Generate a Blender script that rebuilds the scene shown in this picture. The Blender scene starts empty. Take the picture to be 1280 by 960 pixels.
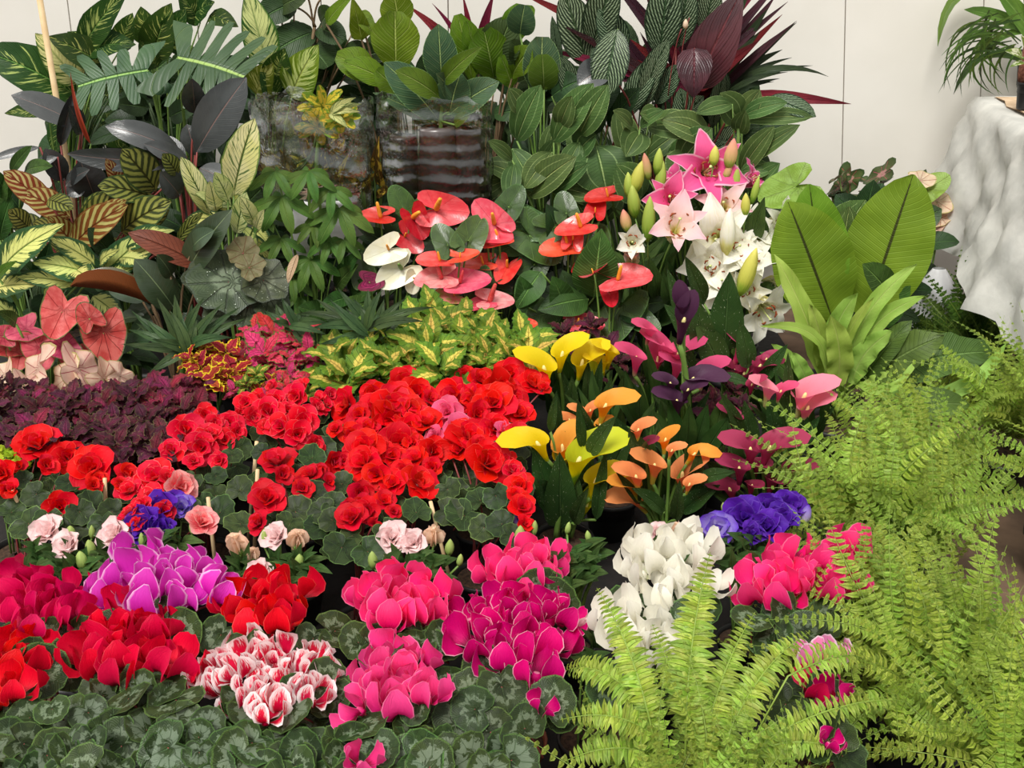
import bpy, math, random
import numpy as np
from mathutils import Vector, Matrix

R = random.Random(11)
W, H, F = 1280.0, 960.0, 1300.0
PITCH = math.radians(24.0)
CAMZ = 1.45
sc = bpy.context.scene
C = sc.collection

# ---------------------------------------------------------------- camera
cam_d = bpy.data.cameras.new('camera')
cam_d.sensor_width = 36.0
cam_d.lens = 36.0 * F / W
cam_d.clip_start = 0.05
cam_o = bpy.data.objects.new('camera', cam_d)
cam_o.location = (0, 0, CAMZ)
cam_o.rotation_euler = (math.pi / 2 - PITCH, 0, 0)
C.objects.link(cam_o)
sc.camera = cam_o

# ---------------------------------------------------------------- view
sc.view_settings.view_transform = 'Standard'
sc.view_settings.look = 'None'
sc.view_settings.gamma = 1.0
sc.view_settings.use_curve_mapping = False
sc.view_settings.exposure = 0.12
sc.cycles.max_bounces = 7
sc.cycles.transparent_max_bounces = 16
sc.cycles.sample_clamp_indirect = 6.0

# ---------------------------------------------------------------- daylight through a white greenhouse roof
wd = bpy.data.worlds.new('overcast')
sc.world = wd
wd.use_nodes = True
nt = wd.node_tree
nt.nodes.clear()
tc = nt.nodes.new('ShaderNodeTexCoord')
sx = nt.nodes.new('ShaderNodeSeparateXYZ')
mr = nt.nodes.new('ShaderNodeMapRange')
mr.inputs['From Min'].default_value = -0.1
mr.inputs['From Max'].default_value = 1.0
mr.inputs['To Min'].default_value = 0.30
mr.inputs['To Max'].default_value = 1.25
bg = nt.nodes.new('ShaderNodeBackground')
bg.inputs['Color'].default_value = (1.0, 0.985, 0.95, 1)
wo = nt.nodes.new('ShaderNodeOutputWorld')
nt.links.new(tc.outputs['Generated'], sx.inputs[0])
nt.links.new(sx.outputs['Z'], mr.inputs['Value'])
nt.links.new(mr.outputs[0], bg.inputs['Strength'])
nt.links.new(bg.outputs[0], wo.inputs['Surface'])

sun_d = bpy.data.lights.new('sun', 'SUN')
sun_d.energy = 3.1
sun_d.angle = math.radians(22)
sun_d.color = (1.0, 0.97, 0.92)
sun_o = bpy.data.objects.new('sun', sun_d)
sun_o.rotation_euler = (math.radians(30), math.radians(-16), 0)
sun_o.location = (0, 1, 4)
C.objects.link(sun_o)

# ---------------------------------------------------------------- pixel <-> place
cP, sP = math.cos(PITCH), math.sin(PITCH)
CAM = np.array([0, 0, CAMZ])

def ray(px, py):
    a, b = (px - W / 2) / F, (H / 2 - py) / F
    return np.array([a, cP + b * sP, -sP + b * cP])

def P(px, py, Y):
    """the point of the place at distance Y that the photograph shows at (px, py)"""
    d = ray(px, py)
    return CAM + d * (Y / d[1])

def mpp(px, py, Y):
    return Y / ray(px, py)[1] / F

_rows = [(-80, 3.5), (60, 3.42), (180, 3.32), (240, 3.2), (280, 3.08), (340, 2.92), (420, 2.62), (500, 2.3), (600, 1.98), (730, 1.62), (880, 1.3), (960, 1.17), (1100, 1.0)]

def YR(py):
    for (a, ya), (b, yb) in zip(_rows, _rows[1:]):
        if py <= b:
            t = max(0, (py - a) / (b - a))
            return ya + (yb - ya) * t
    return _rows[-1][1]

def nrm(v):
    v = np.asarray(v, float)
    return v / (np.linalg.norm(v) + 1e-12)

# ---------------------------------------------------------------- colours and node helper
def lin(c, k=1.0):
    o = []
    for x in c[:3]:
        x = x / 255.0
        o.append((x / 12.92 if x <= 0.04045 else ((x + 0.055) / 1.055) ** 2.4) * k)
    return (o[0], o[1], o[2], 1.0)

class E:
    def __init__(s, g, sock): s.g, s.s = g, sock
    def _b(s, op, o, sw=False): return s.g.m(op, o, s) if sw else s.g.m(op, s, o)
    def __add__(s, o): return s._b('ADD', o)
    __radd__ = __add__
    def __sub__(s, o): return s._b('SUBTRACT', o)
    def __rsub__(s, o): return s._b('SUBTRACT', o, True)
    def __mul__(s, o): return s._b('MULTIPLY', o)
    __rmul__ = __mul__
    def __truediv__(s, o): return s._b('DIVIDE', o)
    def abs(s): return s.g.m('ABSOLUTE', s, 0)
    def frac(s): return s.g.m('FRACT', s, 0)
    def pow(s, p): return s.g.m('POWER', s, p)
    def sin(s): return s.g.m('SINE', s, 0)
    def clamp(s): return s.g.m('MINIMUM', s.g.m('MAXIMUM', s, 0.0), 1.0)

class G:
    def __init__(s, mat):
        mat.use_nodes = True
        s.t = mat.node_tree
        s.t.nodes.clear()
    def n(s, kind): return s.t.nodes.new(kind)
    def put(s, inp, v):
        if isinstance(v, E): s.t.links.new(v.s, inp)
        elif v is not None: inp.default_value = v
    def m(s, op, a, b):
        x = s.n('ShaderNodeMath'); x.operation = op
        s.put(x.inputs[0], a); s.put(x.inputs[1], b)
        return E(s, x.outputs[0])
    def step(s, x, a, b):
        r = s.n('ShaderNodeMapRange'); r.interpolation_type = 'SMOOTHSTEP'
        s.put(r.inputs['Value'], x)
        if a < b:
            r.inputs['From Min'].default_value, r.inputs['From Max'].default_value = a, b
        else:
            r.inputs['From Min'].default_value, r.inputs['From Max'].default_value = b, a
            r.inputs['To Min'].default_value, r.inputs['To Max'].default_value = 1, 0
        return E(s, r.outputs[0])
    def mix(s, f, a, b):
        x = s.n('ShaderNodeMix'); x.data_type = 'RGBA'
        s.put(x.inputs[0], f); s.put(x.inputs[6], a); s.put(x.inputs[7], b)
        return E(s, x.outputs[2])
    def vec(s, a, b, c=0.0):
        x = s.n('ShaderNodeCombineXYZ')
        s.put(x.inputs[0], a); s.put(x.inputs[1], b); s.put(x.inputs[2], c)
        return E(s, x.outputs[0])
    def noise(s, v, scale, detail=2.0, rough=0.55):
        x = s.n('ShaderNodeTexNoise'); x.inputs['Scale'].default_value = scale
        x.inputs['Detail'].default_value = detail; x.inputs['Roughness'].default_value = rough
        if v is not None: s.put(x.inputs['Vector'], v)
        return E(s, x.outputs[0])
    def uv(s):
        t = s.n('ShaderNodeTexCoord'); x = s.n('ShaderNodeSeparateXYZ')
        s.t.links.new(t.outputs['UV'], x.inputs[0])
        return E(s, x.outputs[0]), E(s, x.outputs[1])
    def objco(s):
        t = s.n('ShaderNodeTexCoord'); return E(s, t.outputs['Object'])
    def rnd(s):
        return E(s, s.n('ShaderNodeObjectInfo').outputs['Random'])
    def backf(s):
        return E(s, s.n('ShaderNodeNewGeometry').outputs['Backfacing'])
    def hsv(s, c, h=None, sa=None, v=None):
        x = s.n('ShaderNodeHueSaturation')
        s.put(x.inputs['Hue'], h if h is not None else 0.5)
        s.put(x.inputs['Saturation'], sa if sa is not None else 1.0)
        s.put(x.inputs['Value'], v if v is not None else 1.0)
        s.put(x.inputs['Color'], c)
        return E(s, x.outputs[0])
    def finish(s, col, rough=0.5, trans=0.0, spec=0.5, bump=None, bstr=0.3, bdist=0.002, sheen=0.0, tcol=None, coat=0.0):
        b = s.n('ShaderNodeBsdfPrincipled')
        s.put(b.inputs['Base Color'], col)
        s.put(b.inputs['Roughness'], rough)
        b.inputs['Specular IOR Level'].default_value = spec
        if coat: b.inputs['Coat Weight'].default_value = coat; b.inputs['Coat Roughness'].default_value = 0.25
        if bump is not None:
            bn = s.n('ShaderNodeBump'); bn.inputs['Strength'].default_value = bstr
            bn.inputs['Distance'].default_value = bdist
            s.put(bn.inputs['Height'], bump)
            s.t.links.new(bn.outputs[0], b.inputs['Normal'])
        out = s.n('ShaderNodeOutputMaterial')
        if trans > 0:
            tr = s.n('ShaderNodeBsdfTranslucent'); s.put(tr.inputs[0], tcol if tcol is not None else col)
            mx = s.n('ShaderNodeMixShader'); mx.inputs[0].default_value = trans
            s.t.links.new(b.outputs[0], mx.inputs[1]); s.t.links.new(tr.outputs[0], mx.inputs[2])
            s.t.links.new(mx.outputs[0], out.inputs[0])
        else:
            s.t.links.new(b.outputs[0], out.inputs[0])

MAT = {}

def leafmat(name, base, base2=None, back=None, mid=None, midw=.045, vein=None, vn=9, vs=.55, vw=.16, vf=.6,
            edge=None, ew=.14, blotch=None, bt=.55, bsoft=.06, bmid=.0, streak=False, bscale=6., spots=None,
            stripe=None, sw=.5, sn=9, ss=.6, rough=.42, trans=.22, polar=False, ring=None, ringr=(.45, .72), centre=None, cr=.3,
            para=None, var=.22, huev=.02, spec=.28, bstr=1.0, sdist=.5, k=1.0, coat=0.0):
    m = bpy.data.materials.new(name); g = G(m)
    u, v = g.uv(); r = g.rnd()
    if polar:
        s = v; a = u
        q = u * vn
        line = (g.m('SUBTRACT', (q + .5).frac(), .5)).abs()
        vline = g.step(line * (s + .12), vw * .22, vw * .07)
        # side veinlets
        q2 = (s * 9.0 - line * 7.0).frac()
        v2 = g.step((q2 - .5).abs(), .16, .02)
        sx_ = (u * 6.28318).sin() * s; sy_ = (u * 6.28318 + 1.5708).sin() * s
        nv = g.vec(sx_, sy_, r * 37.0)
        cross = (q + .5).frac()
    else:
        s = ((v - .5) * 2.0).abs()
        q = u * vn - s * (vs * vn * .35)
        line = (q.frac() - .5).abs()
        vline = g.step(line, vw * .5, vw * .12)
        v2 = g.step((((u * vn * 3.0 - s * vs * vn * 1.05).frac()) - .5).abs(), .3, .05)
        nv = g.vec(u * 1.0, v * .5, r * 37.0)
    big = g.noise(nv, 2.6, 3)
    gg = lambda c: (c[0] * .98, c[1] * .95, c[2] * .84) if c[1] >= c[0] and c[1] > c[2] and max(c) < 190 else c
    base = gg(base); base2 = gg(base2) if base2 else None
    if back: back = gg(back)
    col = lin(base, k)
    b2 = base2 if base2 else tuple(min(255, int(c * 1.25 + 6)) for c in base)
    col = g.mix(g.step(big, .38, .62), lin(base, k), lin(b2, k))  # tone mottled by noise, partly as painted-in patchy light
    if stripe:
        qs = u * sn - s * (ss * sn * .35) + (g.noise(g.vec(u * 3.0, v * 2.0, r * 51.0), 2.0, 2) - .5) * sdist
        st = g.step((qs.frac() - .5).abs(), sw * .5 + .05, sw * .5 - .05)
        st = st * g.step(s, .98, .86)
        col = g.mix(st, col, lin(stripe, k))
    if blotch:
        if streak:
            if polar: bv = g.vec(q * .6, s * 1.2, r * 91.0)
            else: bv = g.vec(u * vn * 1.1 - s * (vs * vn * .385), v * 1.1, r * 91.0)
        else:
            bv = g.vec(nv.s and (sx_ if polar else u), (sy_ if polar else v * .6), r * 91.0)
        nz = g.noise(bv, bscale if not streak else 1.7, 3.5, .65)
        val = nz + (1.0 - s) * bmid
        bm = g.step(val, bt, bt + bsoft)
        if not polar: bm = bm * g.step(s, .97, .8)
        col = g.mix(bm, col, lin(blotch, k))
    if ring:
        rz = g.noise(nv, 5.0, 4, .7) * .9 - .45
        rr = s + rz + line * .25
        rm = g.step(rr, ringr[0], ringr[0] + .1) * g.step(rr, ringr[1] + .1, ringr[1])
        col = g.mix(rm * .85, col, lin(ring, k))
    if centre:
        cz = s + (g.noise(nv, 5.0, 3) - .5) * .3 if polar else s + (g.noise(nv, 9.0, 3) - .5) * .5 + g.m('ABSOLUTE', u - .42, 0) * .5
        col = g.mix(g.step(cz, cr + .1, cr - .06), col, lin(centre, k))
    if para:
        col = g.mix(g.step((s - .5 + (u - .5) * (u - .5) * .5).abs(), .035, .012) * .8, col, lin(para, k))
    if spots:
        sp = g.n('ShaderNodeTexVoronoi'); sp.inputs['Scale'].default_value = 1.0
        g.put(sp.inputs['Vector'], g.vec(nv.s and (sx_ * 9 if polar else u * 26.0 - s * 7), (sy_ * 9 if polar else v * 9.0), r * 19.0))
        d = E(g, sp.outputs['Distance'])
        col = g.mix(g.step(d, .17, .09), col, lin(spots, k))
    if vein:
        col = g.mix(vline * vf, col, lin(vein, k))
    if mid and not polar:
        col = g.mix(g.step(s, midw * 1.4, midw * .6), col, lin(mid, k))
    if edge:
        ez = s + (g.noise(g.vec(u * 9.0, v * 2.0, r * 13.0), 2.5, 2) - .5) * .12
        col = g.mix(g.step(ez, 1 - ew * 1.25, 1 - ew * .75), col, lin(edge, k))
    if back:
        col = g.mix(g.backf(), col, lin(back, k))
    col = g.hsv(col, h=(r * (2 * huev) + (.5 - huev)), v=(g.m('FRACT', r * 7.13, 0) * (2 * var) + (1 - var)))
    hgt = vline * -1.0 + v2 * -.25 + big * .6
    if not polar: hgt = hgt - g.step(s, .09, .0) * 1.3
    g.finish(col, rough=rough, trans=trans, spec=spec, bump=hgt, bstr=bstr, bdist=.0025, coat=coat)
    MAT[name] = m
    return m

def petalmat(name, base, tip=None, edge=None, ew=.1, throat=None, tr=.25, streak=None, back=None, rough=.55, trans=.22, var=.16, huev=.004, vein=None, k=1.0, est=.5, bstr=.7):
    m = bpy.data.materials.new(name); g = G(m)
    u, v = g.uv(); r = g.rnd()
    s = ((v - .5) * 2.0).abs()
    col = g.mix(u, lin(base, k), lin(tip or base, k))
    col = g.hsv(col, sa=1.05)
    nz = g.noise(g.vec(u * 1.6, v * 9.0, r * 31.0), 2.4, 3)
    if vein:
        col = g.mix(g.step(nz, .5, .62) * .5, col, lin(vein, k))
    if throat:
        col = g.mix(g.step(u + (nz - .5) * .3, tr + .14, tr - .06), col, lin(throat, k))
    if streak:
        fm = g.step(nz + u * .55 + (s - .5) * .3, .80, .98)
        col = g.mix(fm, col, lin(streak, k))
    if edge:
        ee = g.m('MAXIMUM', s, (u - .9) * 4.0 + .55)
        col = g.mix(g.step(ee, 1 - ew * 1.5, 1.0 - ew * .4) * est, col, lin(edge, k))
    if back: col = g.mix(g.backf(), col, lin(back, k))
    col = g.hsv(col, h=(r * (2 * huev) + (.5 - huev)), v=(g.m('FRACT', r * 7.13, 0) * (2 * var) + (1 - var)))
    g.finish(col, rough=rough, trans=trans, spec=.25, bump=nz, bstr=bstr, bdist=.002)
    MAT[name] = m
    return m

def plain(name, c, rough=.6, c2=None, scale=20, spec=.4, bstr=0.2, trans=0, k=1.0, detail=4):
    m = bpy.data.materials.new(name); g = G(m)
    nz = g.noise(g.objco(), scale, detail)
    col = g.mix(g.step(nz, .3, .7), lin(c, k), lin(c2 or tuple(min(255, int(x * 1.15 + 4)) for x in c), k))
    g.finish(col, rough=rough, spec=spec, bump=nz, bstr=bstr, bdist=.004, trans=trans)
    MAT[name] = m
    return m

# ---------------------------------------------------------------- mesh helpers
def mk(name, V, Fc, UV=None, mats=(), mi=None, smooth=True):
    me = bpy.data.meshes.new(name)
    me.from_pydata([tuple(map(float, p)) for p in V], [], Fc)
    if UV is not None:
        UV = np.asarray(UV, np.float32)
        idx = np.zeros(len(me.loops), np.int32); me.loops.foreach_get('vertex_index', idx)
        l = me.uv_layers.new(name='UVMap'); l.data.foreach_set('uv', UV[idx].ravel())
    for m in mats: me.materials.append(MAT[m] if isinstance(m, str) else m)
    if mi is not None: me.polygons.foreach_set('material_index', np.asarray(mi, np.int32))
    if smooth: me.polygons.foreach_set('use_smooth', np.ones(len(me.polygons), bool))
    me.update()
    return me

def link(name, data, parent=None, loc=(0, 0, 0), mat=None):
    o = bpy.data.objects.new(name, data); C.objects.link(o)
    if parent is not None: o.parent = parent
    if mat is not None: o.matrix_basis = mat
    else: o.location = loc
    return o

def frame(pos, n, tip, s=1.0):
    """matrix: local z -> n, local y -> tip (made square to n)"""
    n = nrm(n); tip = np.asarray(tip, float); tip = nrm(tip - n * np.dot(tip, n)); x = np.cross(tip, n)
    M = Matrix.Identity(4)
    for i in range(3):
        M[i][0], M[i][1], M[i][2], M[i][3] = x[i] * s, tip[i] * s, n[i] * s, pos[i]
    return M

def tube_into(V, Fc, UV, pts, rad, k=4, join=None, cap=True):
    """adds a tube along pts; join = index of an existing vertex used in place of the last ring's first vertex"""
    pts = [np.asarray(p, float) for p in pts]; n0 = len(V); N = len(pts)
    ref = np.array([.31, .2, .93])
    rings = []
    for i, p in enumerate(pts):
        t = nrm(pts[min(i + 1, N - 1)] - pts[max(i - 1, 0)])
        a = nrm(np.cross(t, ref)); b = np.cross(t, a)
        r = rad[i] if hasattr(rad, '__len__') else rad
        ring = []
        for j in range(k):
            if i == N - 1 and join is not None and j == 0: ring.append(join); continue
            th = 2 * math.pi * j / k
            V.append(p + r * (math.cos(th) * a + math.sin(th) * b)); UV.append((i / (N - 1), j / k)); ring.append(len(V) - 1)
        rings.append(ring)
    f0 = len(Fc)
    for i in range(N - 1):
        for j in range(k):
            q = (rings[i][j], rings[i][(j + 1) % k], rings[i + 1][(j + 1) % k], rings[i + 1][j])
            Fc.append(q)
    if cap:
        Fc.append(tuple(rings[-1])); Fc.append(tuple(reversed(rings[0])))
    return len(Fc) - f0

def bez(a, b, c, n):
    return [(1 - t) ** 2 * a + 2 * t * (1 - t) * b + t * t * c for t in np.linspace(0, 1, n)]

def prof_ovate(u): return max(0.02, (math.sin(math.pi * min(1, u ** .72)) ** .8))
def prof_ellip(u): return max(0.03, math.sin(math.pi * u) ** .62)
def prof_lance(u): return max(0.02, math.sin(math.pi * u ** .6) ** .9)
def prof_strap(u): return max(0.03, min(1, .45 + 2.2 * u) * (1 - u ** 5) ** .8)
def prof_obov(u): return max(0.12, (math.sin(math.pi * min(1, (u * .93 + .02)) ** 1.5)) ** .75)
def prof_round(u): return max(0.08, math.sin(math.pi * (u * .93 + .035)) ** .5)
def prof_fiddle(u): return max(0.06, (.55 + .45 * math.sin(math.pi * (u ** 1.4))) * math.sin(math.pi * (.04 + u * .94)) ** .35 * (.62 + .55 * u))
def prof_lily(u): return max(0.05, math.sin(math.pi * (u * .97 + .03) ** .95) ** .8)
def prof_cyc(u): return max(0.14, math.sin(math.pi * min(1, (u * .95 + .02)) ** 1.35) ** .72 * (1 - .25 * max(0, u - .8)))
def prof_grass(u): return max(0.02, (1 - u) ** .55 * min(1, .5 + 3 * u))
PROF = dict(ovate=prof_ovate, ellip=prof_ellip, lance=prof_lance, strap=prof_strap, obov=prof_obov, round=prof_round, fiddle=prof_fiddle, lily=prof_lily, grass=prof_grass, cyc=prof_cyc)

def strip(B, T, n, w, prof='ovate', arch=.1, side=0., fold=(14, 14), wave=0., wn=3., nu=9, nv=4, teeth=0, tdep=.1, hang=0., twist=0., cup=0., mats=('green',), pet=None, prad=.0035, name='leaf', rng=R):
    B, T, n = (np.asarray(x, float) for x in (B, T, n))
    L = T - B; ln = np.linalg.norm(L); Lh = L / ln
    n = nrm(n - Lh * np.dot(n, Lh)); sd = np.cross(Lh, n)
    pf = PROF[prof] if isinstance(prof, str) else prof
    if teeth: nu = max(nu, teeth * 2)
    us = np.linspace(0, 1, nu + 1)
    def ctr(u): return B + L * u + n * (arch * ln * 4 * u * (1 - u)) + sd * (side * ln * 4 * u * (1 - u)) - n * hang * ln * (u ** 3 - u)
    V, UV, Fc = [], [], []
    ph = rng.random() * 6.28
    vs = np.linspace(-1, 1, nv + 1)
    for i, u in enumerate(us):
        c = ctr(u); t = nrm(ctr(min(1, u + .03)) - ctr(max(0, u - .03)))
        nl = nrm(n - t * np.dot(n, t)); sl = np.cross(t, nl)
        if twist:
            a = twist * u; sl, nl = sl * math.cos(a) + nl * math.sin(a), nl * math.cos(a) - sl * math.sin(a)
        h = w / 2 * pf(u)
        for v in vs:
            hh = h
            if teeth and abs(v) > .99: hh = h * (1 + (tdep if i % 2 else -tdep))
            fa = math.radians(fold[0] if v < 0 else fold[1])
            p = c + sl * (hh * v * math.cos(fa)) + nl * (hh * abs(v) * math.sin(fa))
            if cup: p = p + nl * (cup * w * (v * v) * pf(u))
            if wave: p = p + nl * (wave * w * v * v * math.sin(2 * math.pi * wn * u + ph + (1.7 if v > 0 else 0)))
            V.append(p); UV.append((u, (v + 1) / 2))
    k = nv + 1
    for i in range(nu):
        for j in range(nv):
            a = i * k + j; Fc.append((a, a + 1, a + k + 1, a + k))
    mi = [0] * len(Fc)
    if pet is not None:
        pet = np.asarray(pet, float)
        mid = (pet + B) / 2; d = B - pet
        ctl = pet + np.array([d[0] * .25, d[1] * .25, d[2] * .75])
        nf = tube_into(V, Fc, UV, bez(pet, ctl, B, 6), [prad * 1.2] * 3 + [prad] * 3, 4, join=nv // 2)
        mi += [1 if len(mats) > 1 else 0] * nf
    O = B.copy()
    V = [p - O for p in V]
    return mk(name, V, Fc, UV, mats, mi), O

def out_heart(th, notch=.45, pt=.25):
    # th=0 tip, pi = notch
    c = math.cos(th)
    return .66 + .40 * max(0, c) ** 3 + .12 * max(0, c) ** 14 + .20 * math.exp(-((abs(th) - 2.42) / .5) ** 2) - .62 * max(0, -c) ** 22
def out_round(th): return 1 - .35 * max(0, -math.cos(th)) ** 18
def out_cycl(th): return (1 - .55 * max(0, -math.cos(th)) ** 14 + .08 * max(0, math.cos(th)) ** 8) * (1 + .03 * math.sin(th * 11))
def out_bego(th): return (1 - .5 * max(0, -math.cos(th)) ** 16 + .1 * max(0, math.cos(th)) ** 8) * (1 + .06 * math.sin(th * 9))
def out_rex(th): return (1 - .4 * max(0, -math.cos(th)) ** 14 + .16 * max(0, math.cos(th)) ** 8) * (1 + .07 * math.sin(th * 7))
def out_arrow(th):
    c = math.cos(th)
    return .62 + .5 * max(0, c) ** 5 + .34 * math.exp(-((abs(abs(th) - 2.45)) / .33) ** 2) - .3 * max(0, -c) ** 14
def out_calad(th):
    c = math.cos(th)
    return .72 + .38 * max(0, c) ** 6 + .3 * math.exp(-((abs(abs(th) - 2.5)) / .42) ** 2) - .3 * max(0, -c) ** 12
OUT = dict(heart=out_heart, round=out_round, cycl=out_cycl, bego=out_bego, rex=out_rex, arrow=out_arrow, calad=out_calad)

def polar(outl='heart', cup=.08, wave=.03, wk=5, fold=0., mats=('green',), nth=30, nr=4, pet=None, prad=.0035, name='leaf', curl=0., sx=1.0, size=1.0, rng=R):
    """unit leaf in local space: attachment at the origin, tip along +y, face along +z"""
    of = OUT[outl] if isinstance(outl, str) else outl
    V = [np.zeros(3)]; UV = [(0, 0)]; Fc = []
    ph = rng.random() * 6.28
    ths = np.linspace(-math.pi, math.pi, nth + 1)
    for i in range(1, nr + 1):
        f = i / nr
        for th in ths:
            r = of(th) * f
            x, y = math.sin(th) * r * sx, math.cos(th) * r
            z = cup * f * f + wave * f * f * math.sin(wk * th + ph) + fold * abs(x) - curl * max(0, y) ** 2
            V.append(np.array([x, y, z])); UV.append((th / (2 * math.pi), f))
    V = [p * size for p in V]
    k = nth + 1
    for j in range(nth):
        Fc.append((0, 1 + j + 1, 1 + j))
    for i in range(nr - 1):
        for j in range(nth):
            a = 1 + i * k + j; Fc.append((a, a + 1, a + k + 1, a + k))
    mi = [0] * len(Fc)
    if pet is not None:
        pet = np.asarray(pet, float)
        ctl = pet * .5 + np.array([0, 0, pet[2] * .2])
        nf = tube_into(V, Fc, UV, bez(pet, ctl, np.zeros(3), 6), prad, 4, join=0)
        mi += [1 if len(mats) > 1 else 0] * nf
    return mk(name, V, Fc, UV, mats, mi)

def lathe(name, prof, k=20, mats=('black_plastic',)):
    V, Fc, UV = [], [], []
    for (r, z) in prof:
        for j in range(k):
            a = 2 * math.pi * j / k
            V.append((r * math.cos(a), r * math.sin(a), z)); UV.append((j / k, z))
    for i in range(len(prof) - 1):
        for j in range(k):
            a = i * k + j; b = i * k + (j + 1) % k
            Fc.append((a, b, b + k, a + k))
    Fc.append(tuple(reversed(range(k))))
    return mk(name, V, Fc, UV, mats)

def soil_mesh(r):
    V = [(0, 0, .006)]; UV = [(0, 0)]; Fc = []; k = 16
    for i in range(1, 5):
        for j in range(k):
            a = 2 * math.pi * j / k; rr = r * i / 4
            V.append((rr * math.cos(a), rr * math.sin(a), R.uniform(-.003, .004) if i < 4 else 0)); UV.append((i / 4, j / k))
    for j in range(k): Fc.append((0, 1 + j, 1 + (j + 1) % k))
    for i in range(3):
        for j in range(k):
            a = 1 + i * k + j; b = 1 + i * k + (j + 1) % k; Fc.append((a, b, b + k, a + k))
    return mk('soil', V, Fc, UV, ('soil',))

_pots = {}
def pot_mesh(r, h, m):
    key = (round(r, 3), round(h, 3), m)
    if key not in _pots:
        _pots[key] = (lathe('pot', [(r * .68, 0), (r * .72, .004), (r * .93, h * .86), (r * .94, h * .87), (r * 1.03, h * .87), (r * 1.05, h), (r * .97, h), (r * .92, h * .9), (r * .9, h * .6), (r * .3, h * .58)], 20, (m,)), soil_mesh(r * .93))
    return _pots[key]

LABELS = []
class Plant:
    def __init__(s, name, label, cat, px, py, Y, group=None, pot=(.07, .12), potm='black_plastic', zc=None):
        q = P(px, py, Y)
        s.o = bpy.data.objects.new(name, None); C.objects.link(s.o)
        s.o.empty_display_size = .05
        s.org = np.array([q[0], Y, 0.0]); s.o.location = s.org
        s.o['label'] = label; s.o['category'] = cat
        grp = {'begonia': 'potted begonias in the middle rows', 'cyclamen': 'potted cyclamens along the front', 'calla_lily': 'potted calla lilies', 'lisianthus': 'potted lisianthus behind the cyclamens', 'boston_fern': 'Boston ferns at the right',
               'coleus': 'potted coleus', 'anthurium': 'potted anthuriums', 'oriental_lily': 'potted lilies', 'dracaena': 'compact dracaenas', 'caladium': 'potted caladiums', 'dieffenbachia': 'dieffenbachias at the left', 'rubber_plant': 'rubber plants at the left',
               'medinilla': 'medinillas behind the lilies', 'cordyline': 'cordylines by the wall', 'shrub': 'dark bushy plants in the back row', 'fiddle_leaf_fig': 'figs in the back row', 'striped_prayer_plant': 'striped prayer plants', 'birds_nest_fern': 'lime broad-leaved plants'}.get(name)
        if group or grp: s.o['group'] = group or grp
        if name in ('begonia', 'cyclamen', 'calla_lily', 'lisianthus', 'anthurium', 'oriental_lily'): s.o['category'] = 'flowering plant'
        s.Y = Y; s.n = 0
        r, h = pot
        pm, sm = pot_mesh(r, h, potm)
        link('pot', pm, s.o); link('soil', sm, s.o, (0, 0, h * .88))
        s.h = h
        s.crown = s.org + np.array([0, 0, zc if zc else h + .01])
    def part(s, name, me, O=None, parent=None, mat=None):
        if mat is not None:
            M = mat.copy(); M.translation = M.translation - Vector(s.org); return link(name, me, s.o, mat=M)
        return link(name, me, s.o, tuple(np.asarray(O) - s.org) if O is not None else (0, 0, 0))
    def leaf(s, bx, by, tx, ty, w, mat, prof='ovate', Y=None, dy=None, roll=0., up=.45, pet=True, label=None, name='leaf', base=None, **kw):
        s.n += 1
        Yb = (Y if Y is not None else s.Y) - .006 * s.n
        if dy is None: dy = -.02 - .05 * R.random()
        B = P(bx, by, Yb) if base is None else base
        T = P(tx, ty, Yb + dy)
        wm = w * mpp((bx + tx) / 2, (by + ty) / 2, Yb)
        m = (B + T) / 2; cd = nrm(CAM - m)
        L = nrm(T - B)
        n = nrm(cd + np.array([0, 0, up])); n = nrm(n - L * np.dot(n, L))
        if roll:
            a = math.radians(roll); n = n * math.cos(a) + np.cross(L, n) * math.sin(a)
        mats = (mat,) if isinstance(mat, str) else mat
        if len(mats) == 1: mats = (mats[0], kw.pop('petm', 'stem_green'))
        else: kw.pop('petm', None)
        pp = s.crown + np.array([R.uniform(-.012, .012), R.uniform(-.012, .012), 0]) if pet is True else pet
        if pp is False: pp = None
        me, O = strip(B, T, n, wm, prof, mats=mats, pet=pp, name=name, **kw)
        o = s.part(name, me, O)
        if label: o['label'] = label
        return o
    def disc(s, cx, cy, size, mat, outl='heart', ang=None, tilt=0., Y=None, up=.5, pet=True, name='leaf', tipx=0., **kw):
        """a leaf whose stalk joins near the middle; ang = direction of its tip in the picture (degrees, 0 right, 90 up)"""
        s.n += 1
        Yb = (Y if Y is not None else s.Y) - .006 * s.n
        Cc = P(cx, cy, Yb); sz = size * mpp(cx, cy, Yb)
        if ang is None: ang = R.uniform(0, 360)
        a = math.radians(ang)
        upv = np.array([0, sP, cP]); rt = np.array([1.0, 0, 0])
        tip = rt * math.cos(a) + upv * math.sin(a)
        n = nrm(nrm(CAM - Cc) + np.array([R.uniform(-.15, .15), 0, up]))
        if tilt:
            t_ = math.radians(tilt); ax = nrm(np.cross(n, tip)); n = n * math.cos(t_) + np.cross(ax, n) * math.sin(t_)
        mats = (mat,) if isinstance(mat, str) else mat
        if len(mats) == 1: mats = (mats[0], kw.pop('petm', 'stem_green'))
        M = frame(Cc, n, tip)
        pp = None
        if pet is True:
            pv = M.inverted() @ Vector(s.crown + np.array([R.uniform(-.015, .015), R.uniform(-.015, .015), 0])); pp = np.array(pv)
        me = polar(outl, mats=mats, pet=pp, size=sz, name=name, **kw)
        return s.part(name, me, mat=M)
    def inst(s, name, me, pos, n, tip, sc_=1.0):
        return s.part(name, me, mat=frame(pos, n, tip, sc_))

def kids(o, items):
    for nm, me, M in items:
        link(nm, me, o, mat=M)

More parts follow.
